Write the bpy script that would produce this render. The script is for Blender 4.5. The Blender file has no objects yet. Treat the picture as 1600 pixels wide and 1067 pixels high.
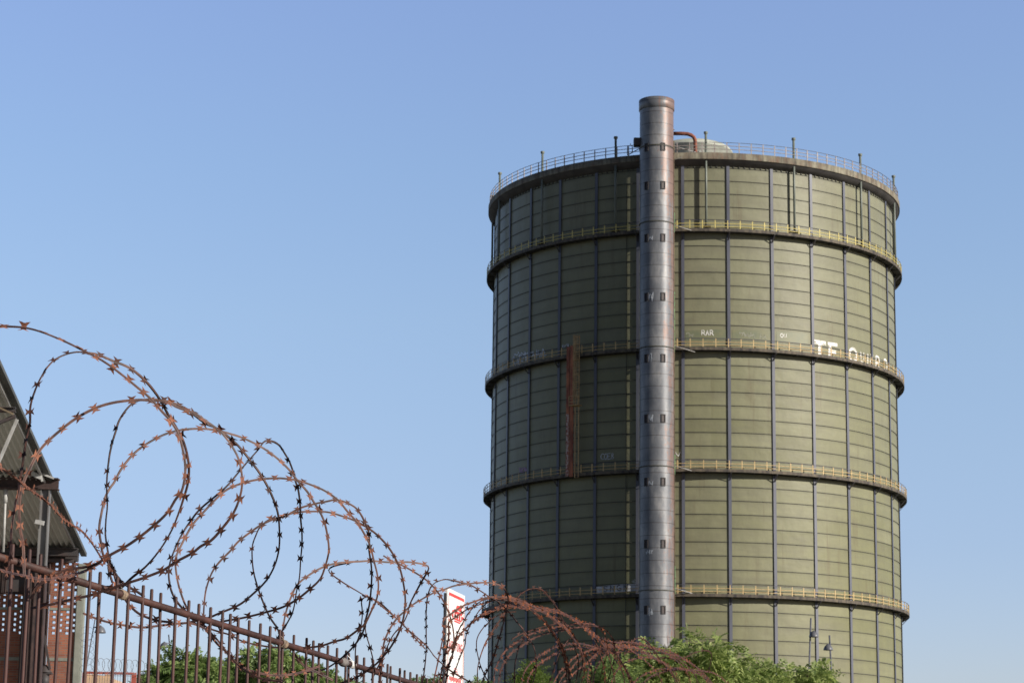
import bpy, math, random
from mathutils import Vector, Matrix
random.seed(7)
PI = math.pi
R_ = math.radians
scene = bpy.context.scene
COL = scene.collection

# ------------------------------------------------------------------ camera frame
EYE = Vector((0, 0, 1.6))
F, PITCH, ROLL = 3600.0, 0.208, -0.0132
SUN_AZ, SUN_EL = R_(59), R_(22)          # azimuth from -Y towards +X

def ray(x, y):
    A, B = x - 800, 533.5 - y
    a = (A * math.cos(ROLL) + B * math.sin(ROLL)) / F
    b = (-A * math.sin(ROLL) + B * math.cos(ROLL)) / F
    return Vector((a, math.cos(PITCH) - b * math.sin(PITCH), math.sin(PITCH) + b * math.cos(PITCH)))

def at(x, y, Y):
    d = ray(x, y)
    return EYE + d * (Y / d.y)

# ------------------------------------------------------------------ mesh builder
class MB:
    def __init__(s):
        s.v, s.f, s.m, s.sm = [], [], [], []
    def face(s, idx, m=0, sm=False):
        s.f.append(tuple(idx)); s.m.append(m); s.sm.append(sm)
    def quad(s, a, b, c, d, m=0):
        n = len(s.v); s.v += [Vector(a), Vector(b), Vector(c), Vector(d)]; s.face((n, n+1, n+2, n+3), m)
    def poly(s, pts, m=0):
        n = len(s.v); s.v += [Vector(p) for p in pts]; s.face(range(n, n+len(pts)), m)
    def obox(s, c, ax, ay, az, m=0):
        """box from centre and three half-axis vectors"""
        c, ax, ay, az = Vector(c), Vector(ax), Vector(ay), Vector(az)
        n = len(s.v)
        for k in (-1, 1):
            for j in (-1, 1):
                for i in (-1, 1):
                    s.v.append(c + ax*i + ay*j + az*k)
        for q in ((0,2,3,1), (4,5,7,6), (0,1,5,4), (2,6,7,3), (0,4,6,2), (1,3,7,5)):
            s.face([n+i for i in q], m)
    def box(s, x0, x1, y0, y1, z0, z1, m=0):
        s.obox(((x0+x1)/2, (y0+y1)/2, (z0+z1)/2), ((x1-x0)/2, 0, 0), (0, (y1-y0)/2, 0), (0, 0, (z1-z0)/2), m)
    def bar(s, p, q, w, h, up=(0, 0, 1), m=0):
        p, q, up = Vector(p), Vector(q), Vector(up)
        t = (q-p); L = t.length; t.normalize()
        a = t.cross(up)
        if a.length < 1e-4: a = t.cross(Vector((1, 0, 0)))
        a.normalize(); b = a.cross(t)
        s.obox((p+q)/2, t*(L/2), a*(w/2), b*(h/2), m)
    def ibeam(s, p, q, w, h, t=.02, up=(0, 0, 1), m=0):
        p, q, up = Vector(p), Vector(q), Vector(up)
        d = (q-p).normalized(); a = d.cross(up).normalized(); b = a.cross(d)
        s.bar(p, q, t, h-2*t, up, m)
        s.bar(p+b*(h/2-t/2), q+b*(h/2-t/2), w, t, up, m)
        s.bar(p-b*(h/2-t/2), q-b*(h/2-t/2), w, t, up, m)
    def tube(s, pts, r, seg=8, m=0, closed=False, cap=True):
        pts = [Vector(p) for p in pts]; n = len(pts)
        rr = r if isinstance(r, (list, tuple)) else [r]*n
        base = len(s.v); prev = None
        for i, p in enumerate(pts):
            if closed: t = pts[(i+1) % n] - pts[i-1]
            else: t = pts[min(i+1, n-1)] - pts[max(i-1, 0)]
            t.normalize()
            if prev is None:
                a = t.cross(Vector((0, 0, 1)))
                if a.length < .1: a = t.cross(Vector((1, 0, 0)))
            else:
                a = prev - t*prev.dot(t)
            a.normalize(); prev = a; b = t.cross(a)
            for k in range(seg):
                g = 2*PI*k/seg
                s.v.append(p + (a*math.cos(g) + b*math.sin(g))*rr[i])
        for i in range(n if closed else n-1):
            j = (i+1) % n
            for k in range(seg):
                l = (k+1) % seg
                s.face((base+i*seg+k, base+i*seg+l, base+j*seg+l, base+j*seg+k), m, seg > 5)
        if cap and not closed:
            s.face([base+k for k in range(seg)][::-1], m); s.face([base+(n-1)*seg+k for k in range(seg)], m)
    def lathe(s, c, prof, seg=48, m=0, smooth=True, a0=0, a1=2*PI):
        """prof list of (r, z) about the vertical axis through c; theta=0 points to -Y"""
        c = Vector(c); base = len(s.v); full = abs(a1-a0-2*PI) < 1e-6
        cols = seg if full else seg+1
        for i in range(cols):
            g = a0 + (a1-a0)*i/seg
            for r, z in prof:
                s.v.append(c + Vector((r*math.sin(g), -r*math.cos(g), z)))
        k = len(prof)
        for i in range(seg):
            j = (i+1) % cols
            for q in range(k-1):
                s.face((base+i*k+q, base+j*k+q, base+j*k+q+1, base+i*k+q+1), m, smooth)
    def build(s, name, mats, parent=None, label=None, link=True):
        org = Vector((0, 0, 0)); p = parent
        while p is not None:
            org = org + p.location; p = p.parent
        me = bpy.data.meshes.new(name)
        me.from_pydata([tuple(v-org) for v in s.v], [], s.f)
        if not isinstance(mats, (list, tuple)): mats = [mats]
        for mm in mats: me.materials.append(mm)
        me.polygons.foreach_set('material_index', s.m)
        me.polygons.foreach_set('use_smooth', s.sm)
        me.update()
        o = bpy.data.objects.new(name, me)
        if link: COL.objects.link(o)
        if parent is not None: o.parent = parent
        if label: o['label'] = label
        return o

def tag(o, label=None, cat=None, group=None, kind=None):
    if label: o['label'] = label
    if cat: o['category'] = cat
    if group: o['group'] = group
    if kind: o['kind'] = kind
    return o

def thing(name, loc, label, cat, group=None):
    o = bpy.data.objects.new(name, None); COL.objects.link(o)
    o.location = loc; o.empty_display_size = .3
    return tag(o, label, cat, group)

def copy_part(o, parent=None):
    c = o.copy(); COL.objects.link(c)
    c.parent = parent if parent else o.parent
    for ch in list(o.children): copy_part(ch, c)
    return c

# ------------------------------------------------------------------ materials
def new_mat(name):
    m = bpy.data.materials.new(name); m.use_nodes = True
    nt = m.node_tree; b = nt.nodes['Principled BSDF']
    return m, nt, b

def ramp(nt, fac, stops):
    r = nt.nodes.new('ShaderNodeValToRGB')
    while len(r.color_ramp.elements) < len(stops): r.color_ramp.elements.new(.5)
    for e, (p, c) in zip(r.color_ramp.elements, stops):
        e.position = p; e.color = (*c, 1) if len(c) == 3 else c
    nt.links.new(fac, r.inputs[0]); return r.outputs[0]

def noise(nt, scale, detail=4, rough=.55, vec=None, stretch=None):
    n = nt.nodes.new('ShaderNodeTexNoise'); n.inputs['Scale'].default_value = scale
    n.inputs['Detail'].default_value = detail; n.inputs['Roughness'].default_value = rough
    if vec is None:
        tc = nt.nodes.new('ShaderNodeTexCoord'); vec = tc.outputs['Object']
    if stretch:
        mp = nt.nodes.new('ShaderNodeMapping'); mp.inputs['Scale'].default_value = stretch
        nt.links.new(vec, mp.inputs[0]); vec = mp.outputs[0]
    nt.links.new(vec, n.inputs['Vector'])
    return n.outputs['Fac']

def mix(nt, fac, a, b, mode='MIX'):
    n = nt.nodes.new('ShaderNodeMix'); n.data_type = 'RGBA'; n.blend_type = mode
    for sock, val in ((n.inputs[0], fac), (n.inputs[6], a), (n.inputs[7], b)):
        if isinstance(val, bpy.types.NodeSocket): nt.links.new(val, sock)
        elif isinstance(val, (tuple, list)): sock.default_value = (*val, 1) if len(val) == 3 else val
        else: sock.default_value = val
    return n.outputs[2]

def mth(nt, op, a, b=None):
    n = nt.nodes.new('ShaderNodeMath'); n.operation = op
    for i, val in enumerate((a, b)):
        if val is None: continue
        if isinstance(val, bpy.types.NodeSocket): nt.links.new(val, n.inputs[i])
        else: n.inputs[i].default_value = val
    return n.outputs[0]

def mat(name, col, rough=.6, metal=0, var=.25, scale=6, col2=None, stretch=None, bump=0, spec=None, lo=.35, hi=.65):
    m, nt, b = new_mat(name)
    c2 = col2 if col2 else tuple(c*(1-var) for c in col)
    c1 = col if col2 else tuple(min(1, c*(1+var*.6)) for c in col)
    n = noise(nt, scale, 6, .6, stretch=stretch)
    nt.links.new(ramp(nt, n, [(lo, c1), (hi, c2)]), b.inputs['Base Color'])
    b.inputs['Roughness'].default_value = rough; b.inputs['Metallic'].default_value = metal
    if spec is not None: b.inputs['Specular IOR Level'].default_value = spec
    if bump:
        bn = nt.nodes.new('ShaderNodeBump'); bn.inputs['Strength'].default_value = bump
        bn.inputs['Distance'].default_value = .02
        nt.links.new(n, bn.inputs['Height']); nt.links.new(bn.outputs[0], b.inputs['Normal'])
    return m

M = {}
M['razor'] = mat('rusty_tape', (.33, .135, .08), .75, 0, col2=(.10, .042, .032), scale=26, lo=.36, hi=.66, spec=.25)
M['wire'] = mat('brown_core_wire', (.155, .075, .058), .6, 0, col2=(.055, .03, .028), scale=18, lo=.4, hi=.6)
M['wire3'] = mat('red_brown_core_wire', (.14, .05, .030), .55, 0, col2=(.04, .018, .015), scale=18, lo=.4, hi=.6)
M['razor3'] = mat('deep_red_rusty_tape', (.30, .095, .038), .75, 0, col2=(.04, .016, .012), scale=16, lo=.38, hi=.58, spec=.3)
M['razor2'] = mat('shaded_rusty_tape', (.12, .05, .036), .7, 0, col2=(.05, .025, .022), scale=22, lo=.36, hi=.62, spec=.3)  # rusty tape with shade put into its colour, for strands turned off the sun
M['bars'] = mat('brown_painted_iron', (.115, .052, .043), .6, 0, col2=(.06, .031, .028), scale=14, stretch=(1, 1, .25), spec=.35, bump=.25)
M['rail'] = mat('rusty_rail', (.105, .045, .035), .6, 0, col2=(.045, .023, .02), scale=9, spec=.35, bump=.3)
M['clamp'] = mat('weathered_tie', (.42, .30, .20), .8, 0, col2=(.15, .12, .10), scale=40)
M['tape_grey'] = mat('grey_tape', (.22, .20, .19), .8, 0, scale=50)
M['pillar'] = mat('blue_grey_column_paint', (.15, .16, .20), .5, 0, col2=(.085, .092, .125), scale=.6, stretch=(1, 1, .2))
M['deck'] = mat('dark_walkway_steel', (.075, .07, .075), .7, 0, col2=(.03, .03, .036), scale=1.2)
M['toe'] = mat('stained_edge_steel', (.17, .14, .10), .75, 0, col2=(.045, .04, .04), scale=2.2, stretch=(1, 1, .35))
M['rail_yellow'] = mat('yellow_rail_paint', (.80, .68, .24), .55, 0, col2=(.58, .48, .17), scale=3)
M['rail_orange'] = mat('faded_orange_rail_paint', (.74, .56, .28), .6, 0, col2=(.52, .36, .17), scale=3)
M['rail_grey'] = mat('pale_rail_paint', (.45, .42, .42), .55, 0, col2=(.28, .22, .20), scale=3)
M['rail_dark'] = mat('dark_rail_steel', (.10, .10, .13), .55, 0, scale=3)
M['rib'] = mat('dark_seam_steel', (.085, .085, .07), .7, 0, scale=2)
M['vent'] = mat('grey_green_pipe', (.22, .25, .22), .5, 0, col2=(.13, .15, .13), scale=1.5, stretch=(1, 1, .2))
M['lantern'] = mat('pale_roof_housing', (.62, .64, .56), .55, 0, col2=(.42, .44, .38), scale=.5)
M['lantern_wall'] = mat('rusty_housing_wall', (.28, .22, .14), .8, 0, col2=(.10, .07, .05), scale=1.6, stretch=(1, 1, .3))
M['rust_red'] = mat('red_rust', (.33, .12, .075), .8, 0, col2=(.16, .055, .04), scale=1.8)
M['gauge'] = mat('rusty_gauge_board', (.52, .19, .10), .8, 0, col2=(.20, .065, .045), scale=1.6, stretch=(1, 1, .4))
M['gauge_white'] = mat('flaking_white_gauge_paint', (.55, .45, .40), .8, 0, col2=(.30, .09, .06), scale=5, stretch=(1, 1, .8), lo=.48, hi=.54)
M['graf_white'] = mat('white_spray_paint', (.92, .91, .88), .7, 0, col2=(.30, .29, .20), scale=2.6, lo=.52, hi=.66)
M['graf_pale'] = mat('faded_spray_paint', (.42, .43, .36), .7, 0, col2=(.27, .27, .20), scale=2.5)
M['graf_mid'] = mat('half_faded_spray_paint', (.70, .69, .63), .7, 0, col2=(.28, .27, .19), scale=2.2, lo=.46, hi=.62)
M['graf_blue'] = mat('blue_grey_spray_paint', (.80, .84, .90), .7, 0, col2=(.45, .50, .55), scale=2)
M['graf_white2'] = mat('dirty_white_block_paint', (.95, .95, .95), .7, 0, col2=(.6, .62, .66), scale=1.2)
M['graf_purple'] = mat('purple_spray_paint', (.55, .32, .55), .7, 0, col2=(.2, .14, .22), scale=2)
M['patch'] = mat('fresher_overpaint', (.165, .185, .115), .5, 0, col2=(.215, .215, .12), scale=1.1)
M['green'] = mat('green_cable_cover', (.16, .55, .26), .6, 0, scale=2)
M['win_frame'] = mat('dark_window_frame', (.022, .017, .018), .6, 0, scale=4)
M['win_pane'] = mat('brown_window_board', (.045, .028, .028), .5, 0, scale=4)
M['steel_white'] = mat('pale_galvanised_steel', (.50, .50, .49), .5, 0, col2=(.33, .32, .31), scale=3)
M['steel_grey'] = mat('grey_steel', (.20, .20, .20), .6, 0, col2=(.12, .11, .11), scale=2.5, stretch=(1, 1, .3))
M['steel_dark'] = mat('dark_steel', (.055, .05, .052), .6, 0, col2=(.09, .05, .04), scale=2, lo=.45, hi=.8)
M['steel_brown'] = mat('rusty_dark_beam', (.085, .05, .045), .7, 0, col2=(.035, .026, .026), scale=3)
M['corr'] = mat('grey_corrugated_sheet', (.62, .62, .58), .7, 0, col2=(.42, .42, .39), scale=.8, stretch=(1, .25, .25))
M['corr_edge'] = mat('dark_sheet_edge', (.085, .09, .09), .7, 0, scale=1)
M['concrete'] = mat('grey_concrete', (.30, .31, .27), .85, 0, col2=(.20, .21, .18), scale=2.5)
M['lamp_shade'] = mat('grey_lamp_housing', (.14, .145, .165), .4, 0, scale=4)
M['lamp_under'] = mat('dark_lamp_recess', (.02, .025, .025), .3, 0, scale=4)
M['lamp_pole'] = mat('grey_blue_pole_paint', (.15, .155, .19), .45, 0, scale=3)
M['sign_white'] = mat('white_sign_panel', (.92, .92, .90), .4, 0, var=.04, scale=2)
M['sign_red'] = mat('red_sign_print', (.75, .055, .04), .5, 0, var=.1, scale=3)
M['sign_side'] = mat('dark_sign_side', (.05, .05, .06), .6, 0, scale=3)
M['sand_wall'] = mat('sand_coloured_render', (.62, .42, .27), .9, 0, scale=.8)
M['red_frame'] = mat('red_painted_frame', (.42, .10, .07), .7, 0, scale=2)
M['thin_wire'] = mat('thin_grey_wire', (.16, .17, .20), .6, 0, scale=4)
M['trunk'] = mat('tree_bark', (.14, .105, .075), .9, 0, scale=4, stretch=(1, 1, .3), bump=.5)

def mat_eave():
    m, nt, b = new_mat('weathered_eave_edge')
    n = noise(nt, .9, 8, .7, stretch=(1, 1, .6)); s = noise(nt, 2.2, 5, .7, stretch=(1, 1, .12))
    c = ramp(nt, n, [(.35, (.34, .32, .24)), (.52, (.23, .20, .15)), (.72, (.21, .11, .07))])
    c = mix(nt, ramp(nt, s, [(.42, (0, 0, 0)), (.68, (.75, .75, .75))]), c, (.05, .045, .04))
    nt.links.new(c, b.inputs['Base Color']); b.inputs['Roughness'].default_value = .85
    return m
M['eave'] = mat_eave()
M['soffit'] = mat('dark_grey_soffit', (.15, .14, .14), .8, 0, col2=(.09, .085, .09), scale=.6)

def mat_shell():
    m, nt, b = new_mat('olive_painted_shell')
    uv = nt.nodes.new('ShaderNodeUVMap'); sp = nt.nodes.new('ShaderNodeSeparateXYZ')
    nt.links.new(uv.outputs[0], sp.inputs[0])
    fu, fv = mth(nt, 'FLOOR', sp.outputs[0]), mth(nt, 'FLOOR', sp.outputs[1])
    cb = nt.nodes.new('ShaderNodeCombineXYZ'); nt.links.new(fu, cb.inputs[0]); nt.links.new(fv, cb.inputs[1])
    wn = nt.nodes.new('ShaderNodeTexWhiteNoise'); wn.noise_dimensions = '3D'; nt.links.new(cb.outputs[0], wn.inputs['Vector'])
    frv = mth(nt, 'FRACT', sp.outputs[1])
    big = noise(nt, .055, 4, .6)
    fine = noise(nt, .9, 7, .65, stretch=(1, 1, .35))
    smear = noise(nt, .35, 4, .6, stretch=(.5, .5, 2.4))
    c = ramp(nt, wn.outputs['Value'], [(0, (.206, .206, .102)), (.5, (.248, .247, .131)), (1, (.282, .279, .165))])
    c = mix(nt, ramp(nt, big, [(.35, (0, 0, 0)), (.65, (.7, .7, .7))]), c, (.274, .270, .172))
    # the upper bands are greyer
    g = nt.nodes.new('ShaderNodeTexCoord'); sz = nt.nodes.new('ShaderNodeSeparateXYZ'); nt.links.new(g.outputs['Object'], sz.inputs[0])
    up = mth(nt, 'MULTIPLY', mth(nt, 'SUBTRACT', sz.outputs[2], 28), 1/48)
    c = mix(nt, ramp(nt, up, [(0, (0, 0, 0)), (1, (.62, .62, .62))]), c, (.250, .250, .180))
    c = mix(nt, ramp(nt, smear, [(.42, (0, 0, 0)), (.75, (.45, .45, .45))]), c, (.165, .155, .115))
    c = mix(nt, ramp(nt, fine, [(.3, (.18, .18, .18)), (.6, (0, 0, 0))]), c, (.11, .11, .08))
    # dirt plus painted rib shadow under each seam, wash at the bottom of each plate
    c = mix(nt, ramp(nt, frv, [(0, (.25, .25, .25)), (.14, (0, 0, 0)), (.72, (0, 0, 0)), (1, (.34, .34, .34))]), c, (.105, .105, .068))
    runs = noise(nt, 1.1, 6, .7, stretch=(1, 1, .07))
    dirt = noise(nt, .12, 5, .65)
    km = mth(nt, 'MULTIPLY', runs, mth(nt, 'ADD', mth(nt, 'MULTIPLY', dirt, .8), .62))
    c = mix(nt, ramp(nt, km, [(.58, (0, 0, 0)), (.74, (.4, .4, .4))]), c, (.14, .10, .06))
    scuf = noise(nt, 2.4, 8, .75)
    c = mix(nt, ramp(nt, scuf, [(.64, (0, 0, 0)), (.76, (.5, .5, .5))]), c, (.27, .26, .18))
    # overpainted strip above the walkway with the lettering
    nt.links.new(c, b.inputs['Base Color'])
    b.inputs['Roughness'].default_value = .5; b.inputs['Specular IOR Level'].default_value = .3
    bn = nt.nodes.new('ShaderNodeBump'); bn.inputs['Strength'].default_value = .45; bn.inputs['Distance'].default_value = .12
    nt.links.new(noise(nt, .7, 3, .5), bn.inputs['Height']); nt.links.new(bn.outputs[0], b.inputs['Normal'])
    return m
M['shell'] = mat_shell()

def mat_tower():
    m, nt, b = new_mat('weathered_grey_tower_paint')
    g = nt.nodes.new('ShaderNodeTexCoord'); sp = nt.nodes.new('ShaderNodeSeparateXYZ'); nt.links.new(g.outputs['Object'], sp.inputs[0])
    n1 = noise(nt, .8, 7, .65, stretch=(1, 1, .45)); n2 = noise(nt, 1.5, 8, .7, stretch=(1, 1, .14)); n3 = noise(nt, 3.2, 6, .7)
    c = ramp(nt, n1, [(.3, (.115, .125, .145)), (.5, (.175, .183, .20)), (.68, (.29, .29, .295))])
    c = mix(nt, ramp(nt, n3, [(.56, (0, 0, 0)), (.72, (.6, .6, .6))]), c, (.25, .235, .225))
    # rust creeps in on the side facing the weather (local +X) and towards the top
    side = mth(nt, 'MULTIPLY', mth(nt, 'ADD', sp.outputs[0], -.4), .11)
    top = mth(nt, 'MULTIPLY', mth(nt, 'MAXIMUM', mth(nt, 'SUBTRACT', sp.outputs[2], 66), 0), .008)
    k = mth(nt, 'ADD', mth(nt, 'ADD', mth(nt, 'ADD', mth(nt, 'MULTIPLY', n2, .65), mth(nt, 'MULTIPLY', n3, .35)), side), top)
    c = mix(nt, ramp(nt, k, [(.57, (0, 0, 0)), (.66, (.7, .7, .7))]), c, (.25, .14, .105))
    ring = mth(nt, 'FRACT', mth(nt, 'MULTIPLY', sp.outputs[2], 1/1.34))
    c = mix(nt, ramp(nt, ring, [(0, (.8, .8, .8)), (.035, (.8, .8, .8)), (.06, (0, 0, 0)), (1, (0, 0, 0))]), c, (.06, .05, .05))
    nt.links.new(c, b.inputs['Base Color'])
    b.inputs['Roughness'].default_value = .46; b.inputs['Metallic'].default_value = .15
    bn = nt.nodes.new('ShaderNodeBump'); bn.inputs['Strength'].default_value = .35; bn.inputs['Distance'].default_value = .05
    nt.links.new(n1, bn.inputs['Height']); nt.links.new(bn.outputs[0], b.inputs['Normal'])
    return m
M['tower'] = mat_tower()

def mat_brick():
    m, nt, b = new_mat('red_brick')
    g = nt.nodes.new('ShaderNodeTexCoord'); mp = nt.nodes.new('ShaderNodeMapping')
    mp.inputs['Rotation'].default_value = (R_(90), 0, 0)
    nt.links.new(g.outputs['Object'], mp.inputs[0])
    br = nt.nodes.new('ShaderNodeTexBrick'); nt.links.new(mp.outputs[0], br.inputs['Vector'])
    br.inputs['Scale'].default_value = 1.0; br.inputs['Brick Width'].default_value = .24; br.inputs['Row Height'].default_value = .0675
    br.inputs['Mortar Size'].default_value = .009; br.inputs['Color1'].default_value = (.44, .155, .085, 1)
    br.inputs['Color2'].default_value = (.28, .09, .055, 1); br.inputs['Mortar'].default_value = (.26, .20, .17, 1)
    c = mix(nt, ramp(nt, noise(nt, 1.2, 5), [(.4, (0, 0, 0)), (.7, (.5, .5, .5))]), br.outputs['Color'], (.16, .08, .06))
    nt.links.new(c, b.inputs['Base Color']); b.inputs['Roughness'].default_value = .9
    return m
M['brick'] = mat_brick()

def mat_leaf(name, c1, c2, c3):
    m, nt, b = new_mat(name)
    geo = nt.nodes.new('ShaderNodeNewGeometry')
    c = ramp(nt, geo.outputs['Random Per Island'], [(0, c1), (.5, c2), (1, c3)])
    c = mix(nt, ramp(nt, noise(nt, .8, 3), [(.4, (0, 0, 0)), (.65, (.6, .6, .6))]), c, c1)
    nt.links.new(c, b.inputs['Base Color']); b.inputs['Roughness'].default_value = .55
    tr = nt.nodes.new('ShaderNodeBsdfTranslucent'); nt.links.new(c, tr.inputs[0])
    ms = nt.nodes.new('ShaderNodeMixShader'); ms.inputs[0].default_value = .45
    nt.links.new(b.outputs[0], ms.inputs[1]); nt.links.new(tr.outputs[0], ms.inputs[2])
    nt.links.new(ms.outputs[0], nt.nodes['Material Output'].inputs[0])
    return m
M['leaf'] = mat_leaf('fresh_green_leaves', (.13, .20, .05), (.36, .46, .13), (.62, .68, .26))
M['leaf2'] = mat_leaf('mid_green_leaves', (.11, .19, .055), (.27, .38, .12), (.44, .54, .20))
M['leaf3'] = mat_leaf('yellow_green_leaves', (.10, .17, .03), (.19, .27, .05), (.27, .33, .08))

# ------------------------------------------------------------------ ground
mb = MB(); mb.quad((-3000, -3000, 0), (3000, -3000, 0), (3000, 4500, 0), (-3000, 4500, 0))
g = mb.build('ground', mat('dry_grass_ground', (.09, .09, .05), .95, 0, col2=(.06, .055, .04), scale=.3)); tag(g, kind='structure')
mb = MB(); mb.quad((-4.5, -8, .004), (2.5, -8, .004), (3.5, 20, .004), (-4.5, 20, .004))
g = mb.build('pavement', mat('asphalt_path', (.055, .055, .055), .95, 0, scale=2)); tag(g, kind='structure')

mb = MB(); mb.quad((-60, 22, .004), (-1, 22, .004), (-4, 110, .004), (-60, 110, .004))  # unseen pale ground, added to bounce sunlight up under the hall roof
g = mb.build('bounce_ground', mat('pale_bounce_ground', (.50, .48, .42), .95, 0, col2=(.38, .36, .31), scale=.5)); tag(g, kind='structure')
# ------------------------------------------------------------------ gasholder
TX, TY, TR = 21.789, 271.26, 24.0
AX = Vector((TX, TY, 0))
RINGZ = [z + 1.6 for z in (64.72, 51.35, 37.93, 24.46, 11.0)]
ROW = 1.4922
Z0 = 51.35 + 1.6
EAVE = 73.05 + 1.6

def cylpt(th, z, r):
    return AX + Vector((r*math.sin(th), -r*math.cos(th), z))

def cyl_hit(x, y, r=TR):
    d = ray(x, y); a = d.x**2+d.y**2; b = -2*(d.x*TX+d.y*TY); c = TX*TX+TY*TY-r*r
    t = (-b-math.sqrt(b*b-4*a*c))/2/a; P = EYE + d*t
    return math.atan2(P.x-TX, TY-P.y), P.z

gas = thing('gasholder', AX, 'huge olive green cylindrical gasholder with four railed walkway rings and domed roof', 'gasholder')

# shell with panel UVs
def shell():
    me = bpy.data.meshes.new('shell'); vs = []; fs = []; uvs = []
    n = 240; zs = [0.0]; z = Z0 - ROW*35
    zz = [Z0 + ROW*k for k in range(-35, 16)]
    zz = [q for q in zz if q > .05 and q < EAVE-.2]
    zs = [0]+zz+[EAVE-.1]
    for z in zs:
        for i in range(n):
            g = 2*PI*i/n; vs.append((TR*math.sin(g), -TR*math.cos(g), z))
    for j in range(len(zs)-1):
        for i in range(n):
            k = (i+1) % n
            fs.append((j*n+i, j*n+k, (j+1)*n+k, (j+1)*n+i))
            u0, u1 = (360*i/n-4.8)/12, (360*(i+1)/n-4.8)/12
            v0, v1 = (zs[j]-Z0)/ROW+60, (zs[j+1]-Z0)/ROW+60
            uvs += [(u0+60, v0+1e-4), (u1+60, v0+1e-4), (u1+60, v1-1e-4), (u0+60, v1-1e-4)]
    me.from_pydata(vs, [], fs); uvl = me.uv_layers.new(name='UVMap')
    for i, u in enumerate(uvs): uvl.data[i].uv = u
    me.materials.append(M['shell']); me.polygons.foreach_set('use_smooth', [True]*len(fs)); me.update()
    o = bpy.data.objects.new('shell', me); COL.objects.link(o); o.parent = gas
    return o
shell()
mb = MB()
for k in range(-34, 15):
    z = Z0 + ROW*k
    if z > .3 and z < EAVE-.4:
        mb.lathe(AX, [(TR-.02, z-.035), (TR+.055, z-.035), (TR+.055, z+.025), (TR-.02, z+.025)], 240, smooth=True)
mb.build('plate_seams', M['rib'], gas)

# 30 columns: flange on a web, one mesh each
mb = MB()
zt = EAVE-.55
mb.box(-.05, .05, -TR-.115, -TR+.05, 0, zt); mb.box(-.17, .17, -TR-.14, -TR-.115, 0, zt); mb.box(-.13, .13, -TR-.03, -TR+.04, 0, zt)
mb.v = [v+AX for v in mb.v]
col0 = mb.build('column', M['pillar'], gas)
for k in range(30):
    o = col0 if k == 0 else copy_part(col0)
    o.rotation_euler.z = R_(4.8+12*k)

# eave, soffit, roof
mb = MB()
RE = TR*1.0365
mb.lathe(AX, [(TR-.1, EAVE-.62), (TR+.12, EAVE-.62), (RE-.05, EAVE)], 180, 1)
mb.lathe(AX, [(RE, EAVE-.02), (RE, EAVE+.72), (RE-.5, EAVE+.74)], 180, 0)
mb.lathe(AX, [(RE-.06, EAVE-.02), (RE, EAVE-.02)], 180, 0)
mb.build('eave', [M['eave'], M['soffit']], gas)
mb = MB()
mb.lathe(AX, [(RE-.49, EAVE+.73)]+[(RE*(1-t/12.0), EAVE+.72+3.1*(1-(1-t/12.0)**2)) for t in range(1, 12)]+[(.05, EAVE+.72+3.1)], 120, 0)
mb.build('roof', M['soffit'], gas)
# little dentils under the eave
mb = MB()
for k in range(240):
    th = R_(1.5*k+.4)
    p = cylpt(th, EAVE-.70, TR+.05); t = Vector((math.cos(th), math.sin(th), 0)); nrm = Vector((math.sin(th), -math.cos(th), 0))
    mb.obox(p, t*.05, nrm*.06, Vector((0, 0, .10)))
tag(mb.build('eave_bolts', M['rib'], gas), kind='stuff')

def arc(r, z, n=240): return [cylpt(2*PI*i/n, z, r) for i in range(n)]

def railing(rr, zd, matp, matr, matt, parent, nposts=112, h=1.12):
    mb = MB()
    for k in range(nposts):
        th = 2*PI*(k+.35)/nposts
        t = Vector((math.cos(th), math.sin(th), 0)); nrm = Vector((math.sin(th), -math.cos(th), 0))
        mb.obox(cylpt(th, zd+h/2, rr), t*.05, nrm*.035, Vector((0, 0, h/2)), 0)
    mb.tube(arc(rr, zd+h), .03, 6, 2, closed=True)
    mb.tube(arc(rr, zd+h*.68), .038, 6, 1, closed=True)
    mb.tube(arc(rr, zd+h*.36), .038, 6, 1, closed=True)
    return mb.build('railing', [matp, matr, matt], parent)

RD = TR*1.04
wname = ['topmost', 'second', 'third', 'fourth', 'lowest']
for i, z in enumerate(RINGZ):
    mb = MB()
    mb.lathe(AX, [(TR, z+.02), (RD-.03, z+.02), (RD-.03, z+.14), (TR, z+.14)], 240, smooth=False)
    deck = mb.build('walkway', M['deck'], gas, ['bright yellow railed walkway ring near the top', 'walkway ring with the rusty gauge hanging below it', 'walkway ring where the rusty gauge ends', 'walkway ring just above the trees', 'walkway ring hidden low behind the trees'][i])
    mb = MB()
    mb.lathe(AX, [(RD-.03, z), (RD, z), (RD, z+.33), (RD-.03, z+.33), (RD-.03, z)], 240, smooth=False)
    mb.build('toe_board', M['toe'], deck)
    y = M['rail_yellow'] if i == 0 else M['rail_orange']
    railing(RD-.05, z+.14, y, y, M['rail_dark'], deck)
    br0 = None
    for k in range(30):
        if k == 0:
            mb = MB(); t = Vector((1, 0, 0))
            mb.bar(cylpt(0, z-.75, TR+.2), cylpt(0, z-.06, RD-.1), .07, .10, t)
            mb.bar(cylpt(0, z-.04, TR+.05), cylpt(0, z-.04, RD-.06), .10, .10)
            mb.bar(cylpt(0, z-.70, TR+.14), cylpt(0, z-.04, TR+.14), .08, .06, t)
            br0 = mb.build('bracket', M['deck'], deck); br0.location = (0, 0, 0); o = br0
        else: o = copy_part(br0)
        o.rotation_euler.z = R_(4.8+12*k)
    jo0 = None
    for k in range(30):
        if k == 0:
            mb = MB(); mb.bar(cylpt(0, z-.03, TR+.02), cylpt(0, z-.03, RD-.06), .07, .08); o = jo0 = mb.build('joist', M['deck'], deck)
        else: o = copy_part(jo0)
        o.rotation_euler.z = R_(10.8+12*k)
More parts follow.
